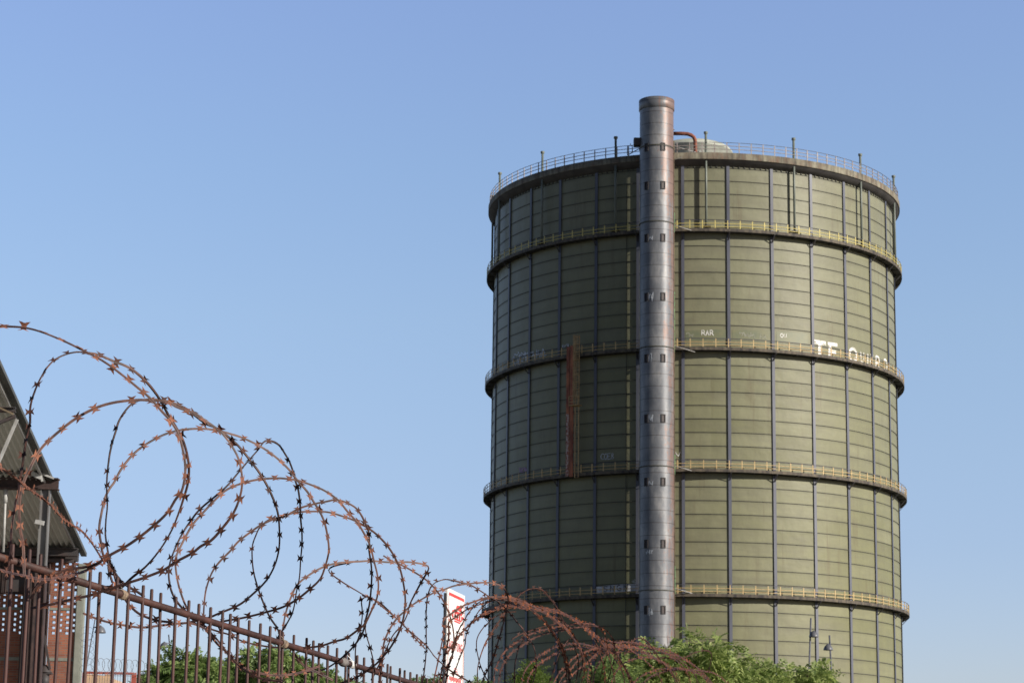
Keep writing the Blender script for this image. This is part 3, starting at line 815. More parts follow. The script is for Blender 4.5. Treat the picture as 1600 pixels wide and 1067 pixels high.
# px path, depth start/end, face azimuth start/end (deg, + towards the sun), material
LA = [
 ([(-25,508),(0,510),(35,512),(62,518),(95,531),(122,544),(160,564),(188,584),(215,606),(234,622),(252,642),(268,660),(280,682),(288,716),(289,740),(284,766),(274,780),(260,802),(234,826),(202,850),(170,868),(150,881),(132,886),(104,890),(80,902),(60,915),(48,935)], 7.0,7.2, [(0,75),(.12,60),(.2,30),(1,15)],0,0),
 ([(10,905),(16,870),(18,830),(24,790),(30,764),(34,736),(41,690),(47,662),(48,634),(55,610),(64,590),(74,574),(86,562),(102,554),(120,550),(136,551),(152,554),(176,564),(204,576),(230,598),(250,624),(262,646),(274,666),(284,684),(291,705),(295,730),(293,756),(286,780),(280,798),(268,828),(250,858),(228,884),(206,902),(190,917),(172,926)], 6.6,8.0, [(0,-40),(.22,-50),(.40,-45),(.60,-40),(.68,20),(1,35)],0,0),
 ([(38,900),(36,850),(32,830),(30,800),(32,770),(38,750),(45,735),(55,715),(68,696),(92,674),(118,654),(148,638),(178,629),(214,625),(236,626),(260,627),(276,636),(304,646),(320,657),(336,668),(346,676),(360,694),(372,716),(377,738),(378,756),(374,778),(364,802),(348,824),(330,844),(314,853),(300,864),(274,878),(256,890),(226,902),(198,911),(170,920),(140,930),(112,936),(76,945),(48,950)], 7.0,7.6, 20,25,0),
 ([(176,910),(170,890),(170,870),(168,856),(165,834),(166,810),(168,790),(167,764),(168,740),(171,714),(173,703),(176,690),(181,674),(186,658),(196,642),(208,630),(222,625),(242,624),(266,628),(290,638),(306,650),(322,662),(340,670),(368,692),(390,718),(409,744),(424,772),(434,800),(437,830),(436,858),(429,884),(416,907),(395,928),(373,945),(342,958),(328,964),(305,970),(284,974)], 8.2,9.0, -75,-20,1),
 ([(270,972),(245,969),(220,960),(205,948),(195,935),(184,916),(176,890),(162,868),(158,850),(155,826),(158,804),(164,778),(172,762),(178,754),(190,732),(210,708),(235,690),(262,677),(290,671),(320,670),(346,674),(360,678),(376,683),(404,696),(428,712),(450,732),(464,750),(480,768),(490,784),(500,800),(508,820),(513,848),(513,864),(508,884),(500,904),(484,920),(464,936),(442,948),(416,956),(384,964),(356,969),(336,973)], 8.3,9.4, -10,25,0),
 ([(436,1000),(434,996),(446,978),(458,954),(463,926),(468,902),(470,874),(472,852),(472,832),(470,810),(469,786),(466,764),(462,752),(458,736),(452,720),(445,708),(438,697),(430,691),(422,689),(413,690),(404,702),(390,718),(377,733),(356,758),(338,774),(312,796),(298,814),(286,832),(276,852),(268,872),(264,890),(265,910),(270,928),(280,944),(292,956),(310,968),(322,984),(340,1006),(356,1020),(368,1034),(386,1048),(410,1060),(440,1064)], 9.7,8.9, -70,-15,1),
 ([(318,978),(303,966),(292,950),(282,925),(276,900),(274,874),(280,858),(290,838),(302,818),(318,800),(340,777),(356,764),(378,755),(404,749),(434,747),(456,749),(464,750),(482,756),(506,766),(528,781),(542,798),(558,816),(568,832),(578,852),(584,876),(589,896),(591,916),(588,936),(580,954),(570,974),(556,986),(540,997),(522,1002),(504,1008),(484,1011),(460,1012),(430,1011),(406,1008),(380,1002),(360,992),(340,986),(322,980)], 9.0,9.9, 10,25,0),
 ([(318,962),(318,954),(320,930),(324,912),(332,892),(344,876),(360,860),(372,846),(390,832),(408,820),(430,810),(446,806),(468,794),(492,787),(512,783),(522,781),(536,783),(554,792),(564,804),(570,816),(575,826),(577,842),(577,860),(580,880),(581,904),(578,940),(572,966),(566,990),(552,1010),(538,1024),(520,1038),(504,1046),(480,1050)], 9.2,10.2, 60,-60,1),
 ([(438,998),(434,982),(422,964),(412,942),(402,914),(396,890),(394,866),(395,850),(400,836),(406,824),(420,812),(440,808),(460,801),(486,799),(512,800),(534,806),(556,814),(580,828),(598,844),(612,862),(624,886),(630,910),(633,934),(632,954),(628,974),(620,994),(608,1014),(596,1028),(584,1040),(560,1056),(530,1068)], 9.6,10.6, -65,30,0),
 ([(438,1000),(443,974),(446,958),(454,934),(464,914),(480,900),(500,888),(520,881),(540,878),(560,877),(580,876),(604,878),(620,878),(640,878),(660,881),(669,885),(668,892),(660,906),(650,924),(640,944),(636,960),(628,976),(614,992),(604,1012),(596,1030),(588,1046),(580,1062)], 9.8,10.9, 25,35,0),
 ([(560,876),(530,882),(518,886),(514,890),(516,895),(534,908),(550,918),(572,931),(592,940),(606,952),(620,966),(632,978),(648,992),(666,1008),(680,1026),(700,1044),(720,1057),(745,1070)], 10.4,11.5, -70,-45,1),
 ([(566,930),(580,934),(600,950),(622,968),(634,980),(650,998),(664,1013)], 10.6,11.3, 30,30,0),
 ([(599,868),(612,876),(630,884),(648,894),(666,906),(680,920),(690,934),(698,950),(704,966),(708,984),(709,1006),(706,1026),(700,1044),(696,1070)], 10.8,11.6, 20,10,0),
 ([(660,1070),(664,1040),(666,1014),(666,984),(666,958),(668,934),(672,920),(680,910),(694,905),(704,906),(718,909),(736,914),(750,922),(765,932),(780,941),(795,955),(809,973),(825,994),(834,1011),(838,1032),(837,1048),(832,1070)], 11.0,12.4, -70,-55,1),
 ([(594,1066),(598,1024),(600,1004),(608,984),(620,966),(632,955),(640,948),(652,940),(670,930),(680,925),(696,920),(710,915),(730,912),(752,910),(770,911),(784,916),(792,926),(794,938),(791,955),(785,980),(778,1003),(771,1027),(762,1046),(752,1068)], 10.8,12.2, 10,-30,0),
 ([(560,1070),(556,1046),(556,1010),(562,990),(566,965),(566,950),(565,940),(568,934),(574,932)], 10.3,10.4, -60,-60,1),
 ([(570,972),(572,990),(578,1010),(583,1030),(586,1050)], 10.3,10.4, -60,-60,1),
 ([(130,958),(150,966),(170,972),(190,976),(220,980),(250,977),(275,974),(300,974),(325,985),(348,1010),(362,1030),(385,1045),(430,1055),(470,1050),(500,1040)], 8.2,9.6, 20,25,0),
 ([(170,870),(178,890),(190,908),(204,918),(216,925),(226,932)], 8.2,8.2, -40,-40,1),
 ([(456,1012),(462,1024),(478,1042),(496,1050),(520,1062)], 9.8,9.9, 0,0,1),
]
for px, ya, yb, a0, a1, mi in LA:
    mb = MB(); dk = (.17, .66) if px[0] == (10, 905) else None  # this stretch takes the tape colour with painted shade
    strand(mb, px, ya, yb, a0, a1, mi, dark=dk)
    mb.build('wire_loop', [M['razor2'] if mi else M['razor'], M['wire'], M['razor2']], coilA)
# the nearest strand, close to the camera and out of focus
mb = MB()
strand(mb, [(-40,715),(0,731),(20,744),(40,760),(60,774),(80,790),(96,808),(112,820),(128,830),(142,846),(154,864),(164,880)], 4.3, 7.2, 5, 35, 0)
mb.build('wire_loop', [M['razor'], M['razor']], coilA, 'nearest slack strand crossing low at the left edge')
mb = MB()
strand(mb, [(-20,884),(10,893),(40,900),(70,905),(100,900),(130,893),(158,878)], 6.3, 7.4, 20, 35, 0)
mb.build('wire_loop', [M['razor'], M['wire']], coilA, 'bright rusty strands bunched behind the rail at left')

LB = [
 ([(676,1070),(692,994),(692,970),(700,962),(724,946),(740,940),(758,934),(778,932),(795,934),(809,939.6),(825,948),(839,959),(853,973),(864,989),(874,1006),(881,1025),(885,1046),(886,1068)], 11.8,13.4, 20,-20,0),
 ([(690,1068),(696,1050),(702,1034),(710,1014),(712,998),(718,982),(726,968),(734,955),(748,941),(765,934),(790,932),(808,936),(829,946.6),(850,957),(869,971),(886.5,985),(897,999),(907.5,1015),(913,1032),(913.6,1048),(908,1068)], 12.0,13.7, -65,20,0),
 ([(706,1012),(712,1002),(720,990),(734,974.6),(750,962),(765.6,953.6),(781,947.5),(799,945),(818,948),(842.7,950),(860,952),(877.7,957),(895,967.6),(909,978),(921.5,990),(932,1006),(939,1025),(944,1046),(946,1068)], 12.4,14.5, 30,5,0),
 ([(768,1072),(760,1059),(751.5,1041),(747,1025),(744.5,1009.7),(746,995.6),(753,983),(762,973),(772,964),(790,957),(806,955)], 12.6,13.0, -75,-50,1),
 ([(746,1070),(746,1048),(748,1034),(753,1017),(760,1001),(771,983),(783,966),(794,948)], 12.8,12.9, 30,10,0),
 ([(800,940),(807.6,934),(814.6,927),(825,921),(835.6,919),(848,922),(858,932.6),(869,946.6),(876,960.6),(883,974.6),(893.5,994),(898.7,1013),(904,1034),(902,1053),(899,1068)], 13.0,14.0, -60,-45,1),
 ([(771,1068),(773.4,1048),(778,1034),(786.6,1020),(797,1009.7),(811,1001),(825,992),(842.7,985),(860,981.6),(877.7,978),(895,975.5),(912.7,973.7),(926.8,975.5),(937,981.6),(945,992),(948.7,1006),(947.8,1023.7),(942.5,1041),(936,1066)], 13.2,15.4, 35,-50,0),
 ([(800,998),(815,990),(832,984),(850,978),(866,975),(884,972)], 13.4,13.8, -60,-40,1),
 ([(815,1068),(818,1051.7),(827,1037.7),(839,1027),(855,1016.7),(870.7,1009.7),(888,1006),(905.7,1005),(926.8,1009.7),(940.8,1013),(953,1013),(965,1010.5),(983,1010.5),(1004,1013.5),(1025,1013.5),(1044.5,1016.5),(1062.5,1025.5),(1076,1033),(1088,1042),(1098.5,1054),(1110,1068)], 13.8,18.4, 35,20,0),
 ([(804,1068),(804,1046),(806,1029),(811,1011),(818,1000)], 13.4,13.4, -65,-65,1),
 ([(858,1068),(863.7,1051.7),(869,1034),(874,1020),(884,1004),(893,996)], 14.0,14.2, -65,-40,1),
 ([(864,1068),(874,1050),(884.7,1041),(891.7,1032),(902,1023.7),(918,1016.7),(936,1011),(958,1008),(985,1009)], 14.2,15.4, 35,25,0),
 ([(876,1068),(890,1058),(902,1046),(914.5,1037.7),(925,1027),(935.5,1018),(948,1012)], 14.4,15.2, 35,20,0),
 ([(832,948),(853,951),(880,960),(909,974.6),(921,988),(935,1000),(951,1015),(965,1034),(974,1055),(976,1068)], 13.6,15.8, 0,10,0),
 ([(900,972),(920,985),(935,997),(950,1012),(960.5,1027),(971,1045),(976,1064.5)], 14.6,15.9, -20,10,0),
 ([(925,990),(950,1001),(968,1004.5),(983,1013.5),(998,1024),(1013,1036),(1026.5,1051),(1036,1068)], 15,16.8, 0,20,0),
 ([(975,1024),(986,1004.5),(992,998.5),(1001,997),(1010,1001),(1017.5,1009),(1026.5,1022.5),(1034,1033),(1044.5,1045),(1053.5,1057),(1061,1070)], 15.8,17.4, -70,0,1),
 ([(965,1014),(990,1012),(1010,1019.5),(1025,1028.5),(1037,1036),(1049,1052),(1056,1068)], 15.6,17.4, 15,25,0),
 ([(1020,1029),(1037,1027),(1055,1028.5),(1070,1027),(1085,1019.5),(1100,1016),(1109,1018),(1112,1024),(1110,1036),(1107,1050)], 17,18.6, -60,-20,1),
 ([(985,1070),(992,1064.5),(1002.5,1055.5),(1016,1049.5),(1031,1045),(1047.5,1043.5),(1062.5,1043.5),(1079,1048),(1094,1054),(1108,1068)], 16.8,18.8, 35,25,0),
 ([(1040,1046),(1060,1045),(1080,1046),(1100,1048),(1115,1051),(1127,1058.5),(1139,1069)], 17.8,19.8, 30,25,0),
 ([(940,1000),(955,1010),(966,1024),(975,1040),(984,1056),(990,1070)], 15.2,15.9, -30,0,1),
 ([(866,962),(884,974),(896,992),(905,1010),(918,1030),(925,1050),(922,1068)], 14.2,14.8, -40,-10,1),
 ([(918,1068),(920,1045),(930,1025),(944,1012),(962,1004),(985,1003),(1010,1008),(1035,1018),(1056,1031),(1072,1048),(1080,1068)], 15.0,18, 20,20,0),
 ([(955,1068),(962,1050),(975,1036),(995,1028),(1015,1027),(1036,1034),(1052,1046),(1062,1064)], 16.0,17.6, 20,10,0),
]
rb_ = random.Random(3)
for q_ in (0, 1, 2, 6, 8, 11, 13, 14, 17, 19, 23):       # the bunched turns lie almost on top of one another
    px, ya, yb, a0, a1, mi = LB[q_]
    dx, dy, e = rb_.uniform(4, 11), rb_.uniform(2, 7), rb_.uniform(.9, 1.1)
    mx, my = px[len(px)//2]
    LB.append(([(mx+(x-mx)*e+dx, my+(y-my)*e+dy) for x, y in px], ya+.25, yb+.25, a0-30, a1+10, rb_.random() < .4))
for px, ya, yb, a0, a1, mi in LB:
    mb = MB(); strand(mb, px, ya, yb, a0*1.0+(45 if a0 > 0 else 0), a1+(35 if a1 > 0 else -15), 0, sp=.065, thick=1.3)
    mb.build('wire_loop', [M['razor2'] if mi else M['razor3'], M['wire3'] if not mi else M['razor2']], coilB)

# ------------------------------------------------------------------ old industrial hall, left
YB = 65.0
def wx(px): return at(px, 970, YB).x
def wz(py): return at(60, py, YB).z
xv = at(125.5, 866, YB).x; ze = wz(857)
d0 = ray(0, 580); Yv = xv/d0.x*d0.y; zv = (EYE + d0*(Yv/d0.y)).z
SL = (zv-ze)/(YB-Yv)                      # roof rises towards the camera
def roofz(Y): return ze + (YB-Y)*SL
def Yof(px):                               # distance at which the verge passes column px
    lo, hi = 40, 64.9
    for _ in range(40):
        mid = (lo+hi)/2; p = Vector((xv, mid, roofz(mid)))-EYE
        # project
        r = Vector((1, 0, 0)); u = Vector((0, -math.sin(PITCH), math.cos(PITCH))); f = Vector((0, math.cos(PITCH), math.sin(PITCH)))
        a, b2, dd = p.dot(r), p.dot(u), p.dot(f)
        sx = 800+F*(a*math.cos(ROLL)-b2*math.sin(ROLL))/dd
        if sx > px: hi = mid
        else: lo = mid
    return (lo+hi)/2
hall = thing('industrial_hall', (xv-10, YB, 0), 'derelict hall of red brick with holed lattice wall under a grey corrugated roof', 'hall')
XL = xv-24
YR = 38.0
# corrugated roof: ribs run down the slope
mb = MB(); pitch_ = .155; k = 0; nx = int(24/pitch_*6); base = 0
for side, dz in ((0, 0),):
    for i in range(nx+1):
        x = xv-24*i/nx; zz = .045*max(-1, min(1, 1.6*math.sin(2*PI*x/pitch_)))
        mb.v += [Vector((x, YR, roofz(YR)+zz)), Vector((x, YB+.35, roofz(YB+.35)+zz))]
    for i in range(nx): mb.face((2*i, 2*i+2, 2*i+3, 2*i+1), 0, True)
roof = mb.build('roof', M['corr'], hall)
mb = MB()
for Y in (47.5, 53.5, 59.6): mb.bar((XL, Y, roofz(Y)-.035), (xv, Y, roofz(Y)-.035), .015, .02)
mb.build('sheet_lap', M['corr_edge'], roof)
mb = MB()
mb.bar((xv+.03, YR, roofz(YR)-.01), (xv+.03, YB+.4, roofz(YB+.4)-.01), .16, .10)
mb.build('verge_flashing', M['corr_edge'], hall)
mb = MB(); mb.tube([(xv-.10, YR, roofz(YR)-.10), (xv-.10, YB+.2, roofz(YB+.2)-.10)], .04, 8); mb.build('verge_pipe', M['steel_white'], hall)
# eave beam
mb = MB(); z = ze-.13
mb.ibeam((XL, YB-.35, z), (xv, YB-.35, z), .25, .22); mb.bar((XL, YB-.2, z-.22), (xv-.15, YB-.2, z-.22), .1, .1); 
mb.build('eave_beam', M['steel_dark'], hall)
# mid cross beam with broken edge
Ym = Yof(76); zm = roofz(Ym)
zmid = at(60, 756, Ym).z
mb = MB(); xe = at(92, 754, Ym).x
mb.ibeam((XL, Ym, zmid), (xe, Ym, zmid), .3, .30, .035)
mb.build('cross_beam', M['steel_brown'], hall)
mb = MB()
q = at(30, 735, Ym-.4); mb.ibeam((XL, Ym-.4, q.z), (at(66, 745, Ym-.4).x, Ym-.4, q.z), .2, .14, .02)
mb.build('upper_rail_beam', M['steel_grey'], hall)
mb = MB()   # hanging pale angle pieces and broken tile line on the cross beam
mb.bar(at(45, 737, Ym-.5), at(64, 746, Ym-.5), .10, .11); mb.bar(at(64, 743, Ym-.5), at(66, 752, Ym-.5), .05, .05)
mb.bar(at(30, 727, Ym-.5), at(46, 735, Ym-.5), .05, .05); mb.bar(at(60, 738, Ym-.45), at(84, 747, Ym-.45), .05, .05)
mb.build('broken_gutter', M['steel_white'], hall)
mb = MB()
for k in range(16):
    p = at(-2+k*4.4, 717+k*1.3+random.uniform(-1, 1), Ym-.3)
    mb.obox(p, (.05+random.random()*.03, 0, .01), (0, .09, 0), (0.01, 0, .03))
mb.build('broken_tiles', M['steel_brown'], hall)
# column under the cross beam
mb = MB(); xc = at(70, 800, Ym)
zq = at(70, 884, Ym).z; mb.ibeam((xc.x, Ym, zq), (xc.x, Ym, zmid-.15), .22, .24, .03, up=(1, 0, 0)); mb.build('column', M['steel_grey'], hall)
mb = MB(); mb.ibeam((xc.x, Ym, 0), (xc.x, Ym, zq), .26, .28, .03, up=(1, 0, 0)); mb.build('column_base', M['steel_brown'], hall)
mb = MB(); mb.tube([at(9, 764, Ym), at(5, 862, Ym+.1)], .035, 8); mb.tube([at(9, 764, Ym), at(8, 785, Ym)], .06, 8); mb.build('hanger_rod', M['steel_white'], hall)
mb = MB(); mb.obox(at(62, 816, Ym-.25), (.11, 0, -.02), (0, .06, 0), (.01, 0, .055)); mb.build('junction_box', M['steel_white'], hall)
# upper truss
Yu = Yof(12)
mb = MB(); mb.bar(at(27, 655, Yu), at(-12, 745, Yu), .06, .09, (0, 1, 0)); mb.build('diagonal_brace', M['steel_white'], hall)
mb = MB(); mb.ibeam((XL, Yu, at(10, 640, Yu).z+.12), (at(24, 648, Yu).x, Yu, at(22, 648, Yu).z+.12), .15, .12); mb.bar(at(-20, 668, Yu), at(24, 650, Yu), .08, .08)
mb.build('truss_chord', M['steel_dark'], hall)
mb = MB(); mb.bar(at(-20, 628, Yu-.1), at(21, 647, Yu-.1), .07, .04); mb.build('truss_strap', M['lantern_wall'], hall)
# brick walls with staggered holes
def lattice(mb, x0, x1, z0, z1, cw, cs, rh, thick, par=0):
    """solid grid with holes in a chequer; built as cells with thickness"""
    nx = max(1, int((x1-x0)/(cw+cs))); nz = max(1, int((z1-z0)/rh))
    step = (x1-x0)/nx
    for j in range(nz):
        za = z0+(z1-z0)*j/nz; zb = z0+(z1-z0)*(j+1)/nz
        for i in range(nx):
            xa = x0+i*step; xh = xa+step*.46
            mb.box(xa, xh, YB, YB+thick, za, zb)
            if (i+j+par) % 2: mb.box(xh+.0, xa+step, YB+.003, YB+thick-.003, za, zb)
px2m = YB/F
mb = MB()
for (a, b) in ((-120, 34), (76, 118)):
    xa, xb = wx(a), wx(b)
    mb.box(xa, xb, YB, YB+.14, 0, wz(1031.5)); mb.box(xa, xb, YB, YB+.14, wz(1026.5), wz(990))
    lattice(mb, xa, xb, wz(990), wz(952.5), 4.6*px2m, 4.2*px2m, 3.75*px2m, .14)
    lattice(mb, xa, xb, wz(948.5), wz(926), 4.6*px2m, 4.2*px2m, 3.75*px2m, .14, 1)
    if a > 0: lattice(mb, xa, xb, wz(926), wz(874), 4.6*px2m, 4.2*px2m, 3.9*px2m, .14, 1)
mb.build('wall', M['brick'], hall)
mb = MB()
for (a, b) in ((-120, 34), (76, 118)):
    for (t_, u_) in ((1031.5, 1026.5), (952.5, 948.5)):
        mb.box(wx(a), wx(b), YB-.02, YB+.16, wz(t_), wz(u_))
mb.build('concrete_band', M['concrete'], hall)
mb = MB(); mb.box(wx(118), wx(130), YB-.08, YB+.2, 0, wz(880)); mb.box(wx(119.5), wx(128), YB-.1, YB-.08, 0, wz(880)); mb.build('corner_post', M['concrete'], hall)
# dark bay between the two brick panels
mb = MB()
mb.box(wx(36), wx(70), YB-.25, YB+.1, 0, wz(928), 0)
mb.box(wx(-120), wx(75), YB+.3, YB+.4, wz(926), ze-.2, 0)
mb.box(wx(-120), wx(117), YB-.1, YB+.12, wz(876), ze-.06, 0)
mb.build('dark_cladding', M['steel_dark'], hall)
mb = MB()
mb.ibeam((wx(57), YB-.5, 0), (wx(57), YB-.5, wz(905)), .22, .2, .02, up=(1, 0, 0)); mb.ibeam((wx(73), YB-.15, 0), (wx(73), YB-.15, wz(880)), .12, .12, .02, up=(1, 0, 0))
mb.ibeam((wx(44), YB-.45, 0), (wx(44), YB-.45, wz(905)), .12, .1, .02, up=(1, 0, 0))
mb.ibeam((wx(2), YB-.3, wz(928)), (wx(2), YB-.3, ze-.2), .1, .1, .02, up=(1, 0, 0)); mb.ibeam((wx(8), YB-.3, wz(928)), (wx(8), YB-.3, ze-.2), .06, .06, .01, up=(1, 0, 0))
mb.ibeam((XL, YB-.25, wz(928)), (wx(74), YB-.25, wz(928)), .1, .08, .01)
mb.build('steel_frame', M['steel_brown'], hall)
mb = MB(); mb.bar(at(69, 992, YB-.7), at(78, 1045, YB-.7), .05, .06); mb.build('dark_strut', M['steel_dark'], hall)
mb = MB(); c = at(70, 1056, YB-.6)
mb.obox(c+Vector((0, 0, .08)), (.20, 0, 0), (0, .12, 0), (0, 0, .03)); mb.tube([c+Vector((0, 0, -.3)), c+Vector((0, 0, .05))], .13, 12)
mb.lathe((c.x, c.y, 0), [(.18, c.z+.11), (.12, c.z+.24), (.03, c.z+.32)], 16); mb.build('insulator_hood', M['steel_dark'], hall)

# ------------------------------------------------------------------ sign pylon
pa, pb_ = at(699.5, 917.5, 40.0), at(726.5, 930.5, 41.45)
sd = Vector((pb_.x-pa.x, pb_.y-pa.y, 0)); W = sd.length; sd.normalize(); sn = Vector((sd.y, -sd.x, 0))
sgn = thing('sign_pylon', (pa.x, pa.y, 0), 'tall narrow white sign board with red emblem and red lettering behind the wire', 'sign')
zt_ = pa.z
def sp_(u, z, o=0.): return Vector((pa.x, pa.y, 0))+sd*u*W+sn*o+Vector((0, 0, z))
mb = MB(); mb.obox(sp_(.5, zt_/2+.35, -.02), sd*(W/2), sn*.02, (0, 0, zt_/2-.35)); mb.build('panel', M['sign_white'], sgn)
mb = MB(); mb.obox(sp_(-.03, zt_/2-.05, -.03), sd*.03, sn*.02, (0, 0, zt_/2-.05)); mb.obox(sp_(1.03, zt_/2-.1, -.03), sd*.03, sn*.02, (0, 0, zt_/2-.1)); mb.build('post', M['sign_side'], sgn)
def sv(y): return at(713, y, 40.7).z
mb = MB()
def rb(u0, u1, z0, z1, o=.006): mb.quad(sp_(u0, z0, o), sp_(u1, z0, o), sp_(u1, z1, o), sp_(u0, z1, o))
H_ = zt_
rb(.08, .94, H_-.115, H_-.065); rb(.065, .08, .8, H_-.10); rb(.94, .955, .8, H_-.10)
mb.build('red_border', M['sign_red'], sgn)
mb = MB()
zc = sv(953)
def pl_(pts): mb.poly([sp_(u, zc+z*.55, .006) for u, z in pts])
pl_([(.50, .02), (.50, .12), (.56, .18), (.80, .18), (.80, .02)])            # top block
pl_([(.26, -.10), (.30, -.02), (.84, -.02), (.84, -.055), (.84, -.10)])      # lintel
for u in (.26, .40, .53, .66): pl_([(u, -.26), (u, -.11), (u+.075, -.11), (u+.075, -.26)])
pl_([(.80, -.26), (.80, -.11), (.93, -.13), (.93, -.2), (.86, -.2), (.86, -.26)])
pl_([(.30, -.31), (.30, -.26), (.80, -.26), (.80, -.31)])
pl_([(.40, -.38), (.40, -.335), (.74, -.335), (.74, -.38)])
mb.build('emblem', M['sign_red'], sgn)
def sign_word(txt, u0, u1, z, h, w, ofs=.006):
    mb = MB(); n = len(txt); du = (u1-u0)/n
    for i, ch in enumerate(txt):
        if ch == ' ': continue
        for si, st in enumerate(GL[ch]):
            for (x0, y0), (x1, y1) in zip(st[:-1], st[1:]):
                a = sp_(u0+du*(i+x0*.8), z-y0*h, ofs+si*.001); b = sp_(u0+du*(i+x1*.8), z-y1*h, ofs+si*.001)
                t = (b-a).normalized(); w_ = t.cross(sn)*(w/2)
                mb.quad(a-w_, a+w_, b+w_, b-w_)
    mb.build('lettering', M['sign_red'], sgn)
sign_word('ACHTUNG', .13, .91, sv(1003), .15, .024)
sign_word('SEL', .42, .72, sv(1044), .08, .014)
mb = MB()
for k in range(9): rb(.18+.075*k, .18+.075*k+.045, sv(1064)-.02*(k % 2), sv(1058), .006)
mb.build('fine_print', M['sign_red'], sgn)

# ------------------------------------------------------------------ street lamps
def lamp(xt, yt, xb, yb, Y, shx, shy, label, s=1.0, pr=.045, mp='lamp_pole'):
    top = at(xt, yt, Y); bot = at(xb, yb, Y); d = (bot-top); d = d*(top.z/(top.z-bot.z)); foot = top+d
    root = thing('street_lamp', (foot.x, foot.y, 0), label, 'street lamp', 'tilted mast lamps with helmet shades')
    mb = MB(); mb.tube([Vector((foot.x, foot.y, 0)), top], [pr*1.15, pr], 10); mb.build('pole', M[mp], root)
    c = at(shx, shy, Y-.25)
    mb = MB(); rr_ = .245*s
    mb.lathe(c, [(rr_*1.0, -rr_*.05), (rr_*1.03, 0), (rr_*.95, rr_*.35), (rr_*.72, rr_*.8), (rr_*.4, rr_*1.1), (rr_*.22, rr_*1.2), (.02, rr_*1.35)], 20)
    sh = mb.build('lamp_shade', M['lamp_shade'], root)
    mb = MB(); mb.lathe(c, [(.01, -rr_*.04), (rr_*.98, -rr_*.04)], 20); mb.build('lens', M['lamp_under'], sh)
    mb = MB(); pc = top+(foot-top)*((top.z-c.z-rr_)/top.z)
    mb.bar(c+Vector((0, 0, rr_*1.1)), pc, .05*s, .05*s); mb.build('bracket', M['lamp_pole'], root)
lamp(1267, 965, 1264.5, 1040, 120, 1271.5, 994.5, 'taller grey street lamp, left one of the two in front of the gasholder')
lamp(1296, 992, 1300, 1067, 120, 1294, 1015, 'lower grey street lamp, right one of the two in front of the gasholder')
lamp(148.5, 967, 132.5, 1056, 118, 156.5, 988, 'strongly leaning lamp mast right beside the brick hall', s=1.15, pr=.026, mp='steel_dark')
lamp(263.5, 991, 267, 1030, 110, 256.5, 1011, 'small lamp standing above the left tree clump', s=.85, pr=.028, mp='steel_dark')

# ------------------------------------------------------------------ far mesh fence with thin coils
YF = 50.0
ff = thing('mesh_fence', (at(170, 1050, YF).x, YF, 0), 'distant red framed mesh fence beside the brick hall', 'fence')
mb = MB(); a = at(132, 1050, YF); b = at(208, 1052, YF)
mb.bar(a, b, .05, .05); mb.bar(b+Vector((.02, 0, .02)), Vector((b.x+.02, YF, 0)), .10, .06, (0, 1, 0)); mb.bar(a, Vector((a.x, YF, 0)), .08, .06, (0, 1, 0)); mb.build('frame', M['red_frame'], ff)
mb = MB(); k = 0
x = a.x
while x < b.x: mb.bar((x, YF+.02, .2), (x, YF+.02, a.z-.02), .007, .007, (0, 1, 0)); x += .055
z = .3
while z < a.z: mb.bar((a.x, YF+.03, z), (b.x, YF+.03, z), .007, .007); z += .22
mb.build('mesh_panel', M['thin_wire'], ff)
mb = MB(); pts = []
ca = at(146, 1040, YF-.1); cb_ = at(222, 1044, YF-.1)
for i in range(240):
    u = i/239; ph = u*2*PI*8.5; c = ca.lerp(cb_, u)
    pts.append(c+Vector((.09*math.cos(ph), .16*math.cos(ph), .155*math.sin(ph)+.02)))
mb.tube(pts, .0055, 4)
pts = []
ca = at(136, 1048, YF-.1); cb_ = at(136, 985, YF-.1)
for i in range(200):
    u = i/199; ph = u*2*PI*6.5; c = ca.lerp(cb_, u)
    pts.append(c+Vector((.15*math.cos(ph), .1*math.sin(ph), .13*math.sin(ph))))
mb.tube(pts, .004, 4)
cw = mb.build('thin_wire_coil', M['thin_wire']); tag(cw, 'thin grey wire coils on top of the distant red framed fence', 'wire coil')
mb = MB(); a = at(128, 1062, 58); b = at(172, 1058, 58)
mb.box(a.x, b.x, 58, 61, 0, b.z); 
for k in range(9): mb.obox((a.x+(b.x-a.x)*(k+.5)/9, 58.2, b.z+random.uniform(0, .05)), (.04, 0, 0), (0, .05, 0), (0, 0, .05), 0)
sw = mb.build('garden_wall', M['sand_wall']); tag(sw, 'low sand coloured rendered wall behind the distant mesh fence', 'wall')

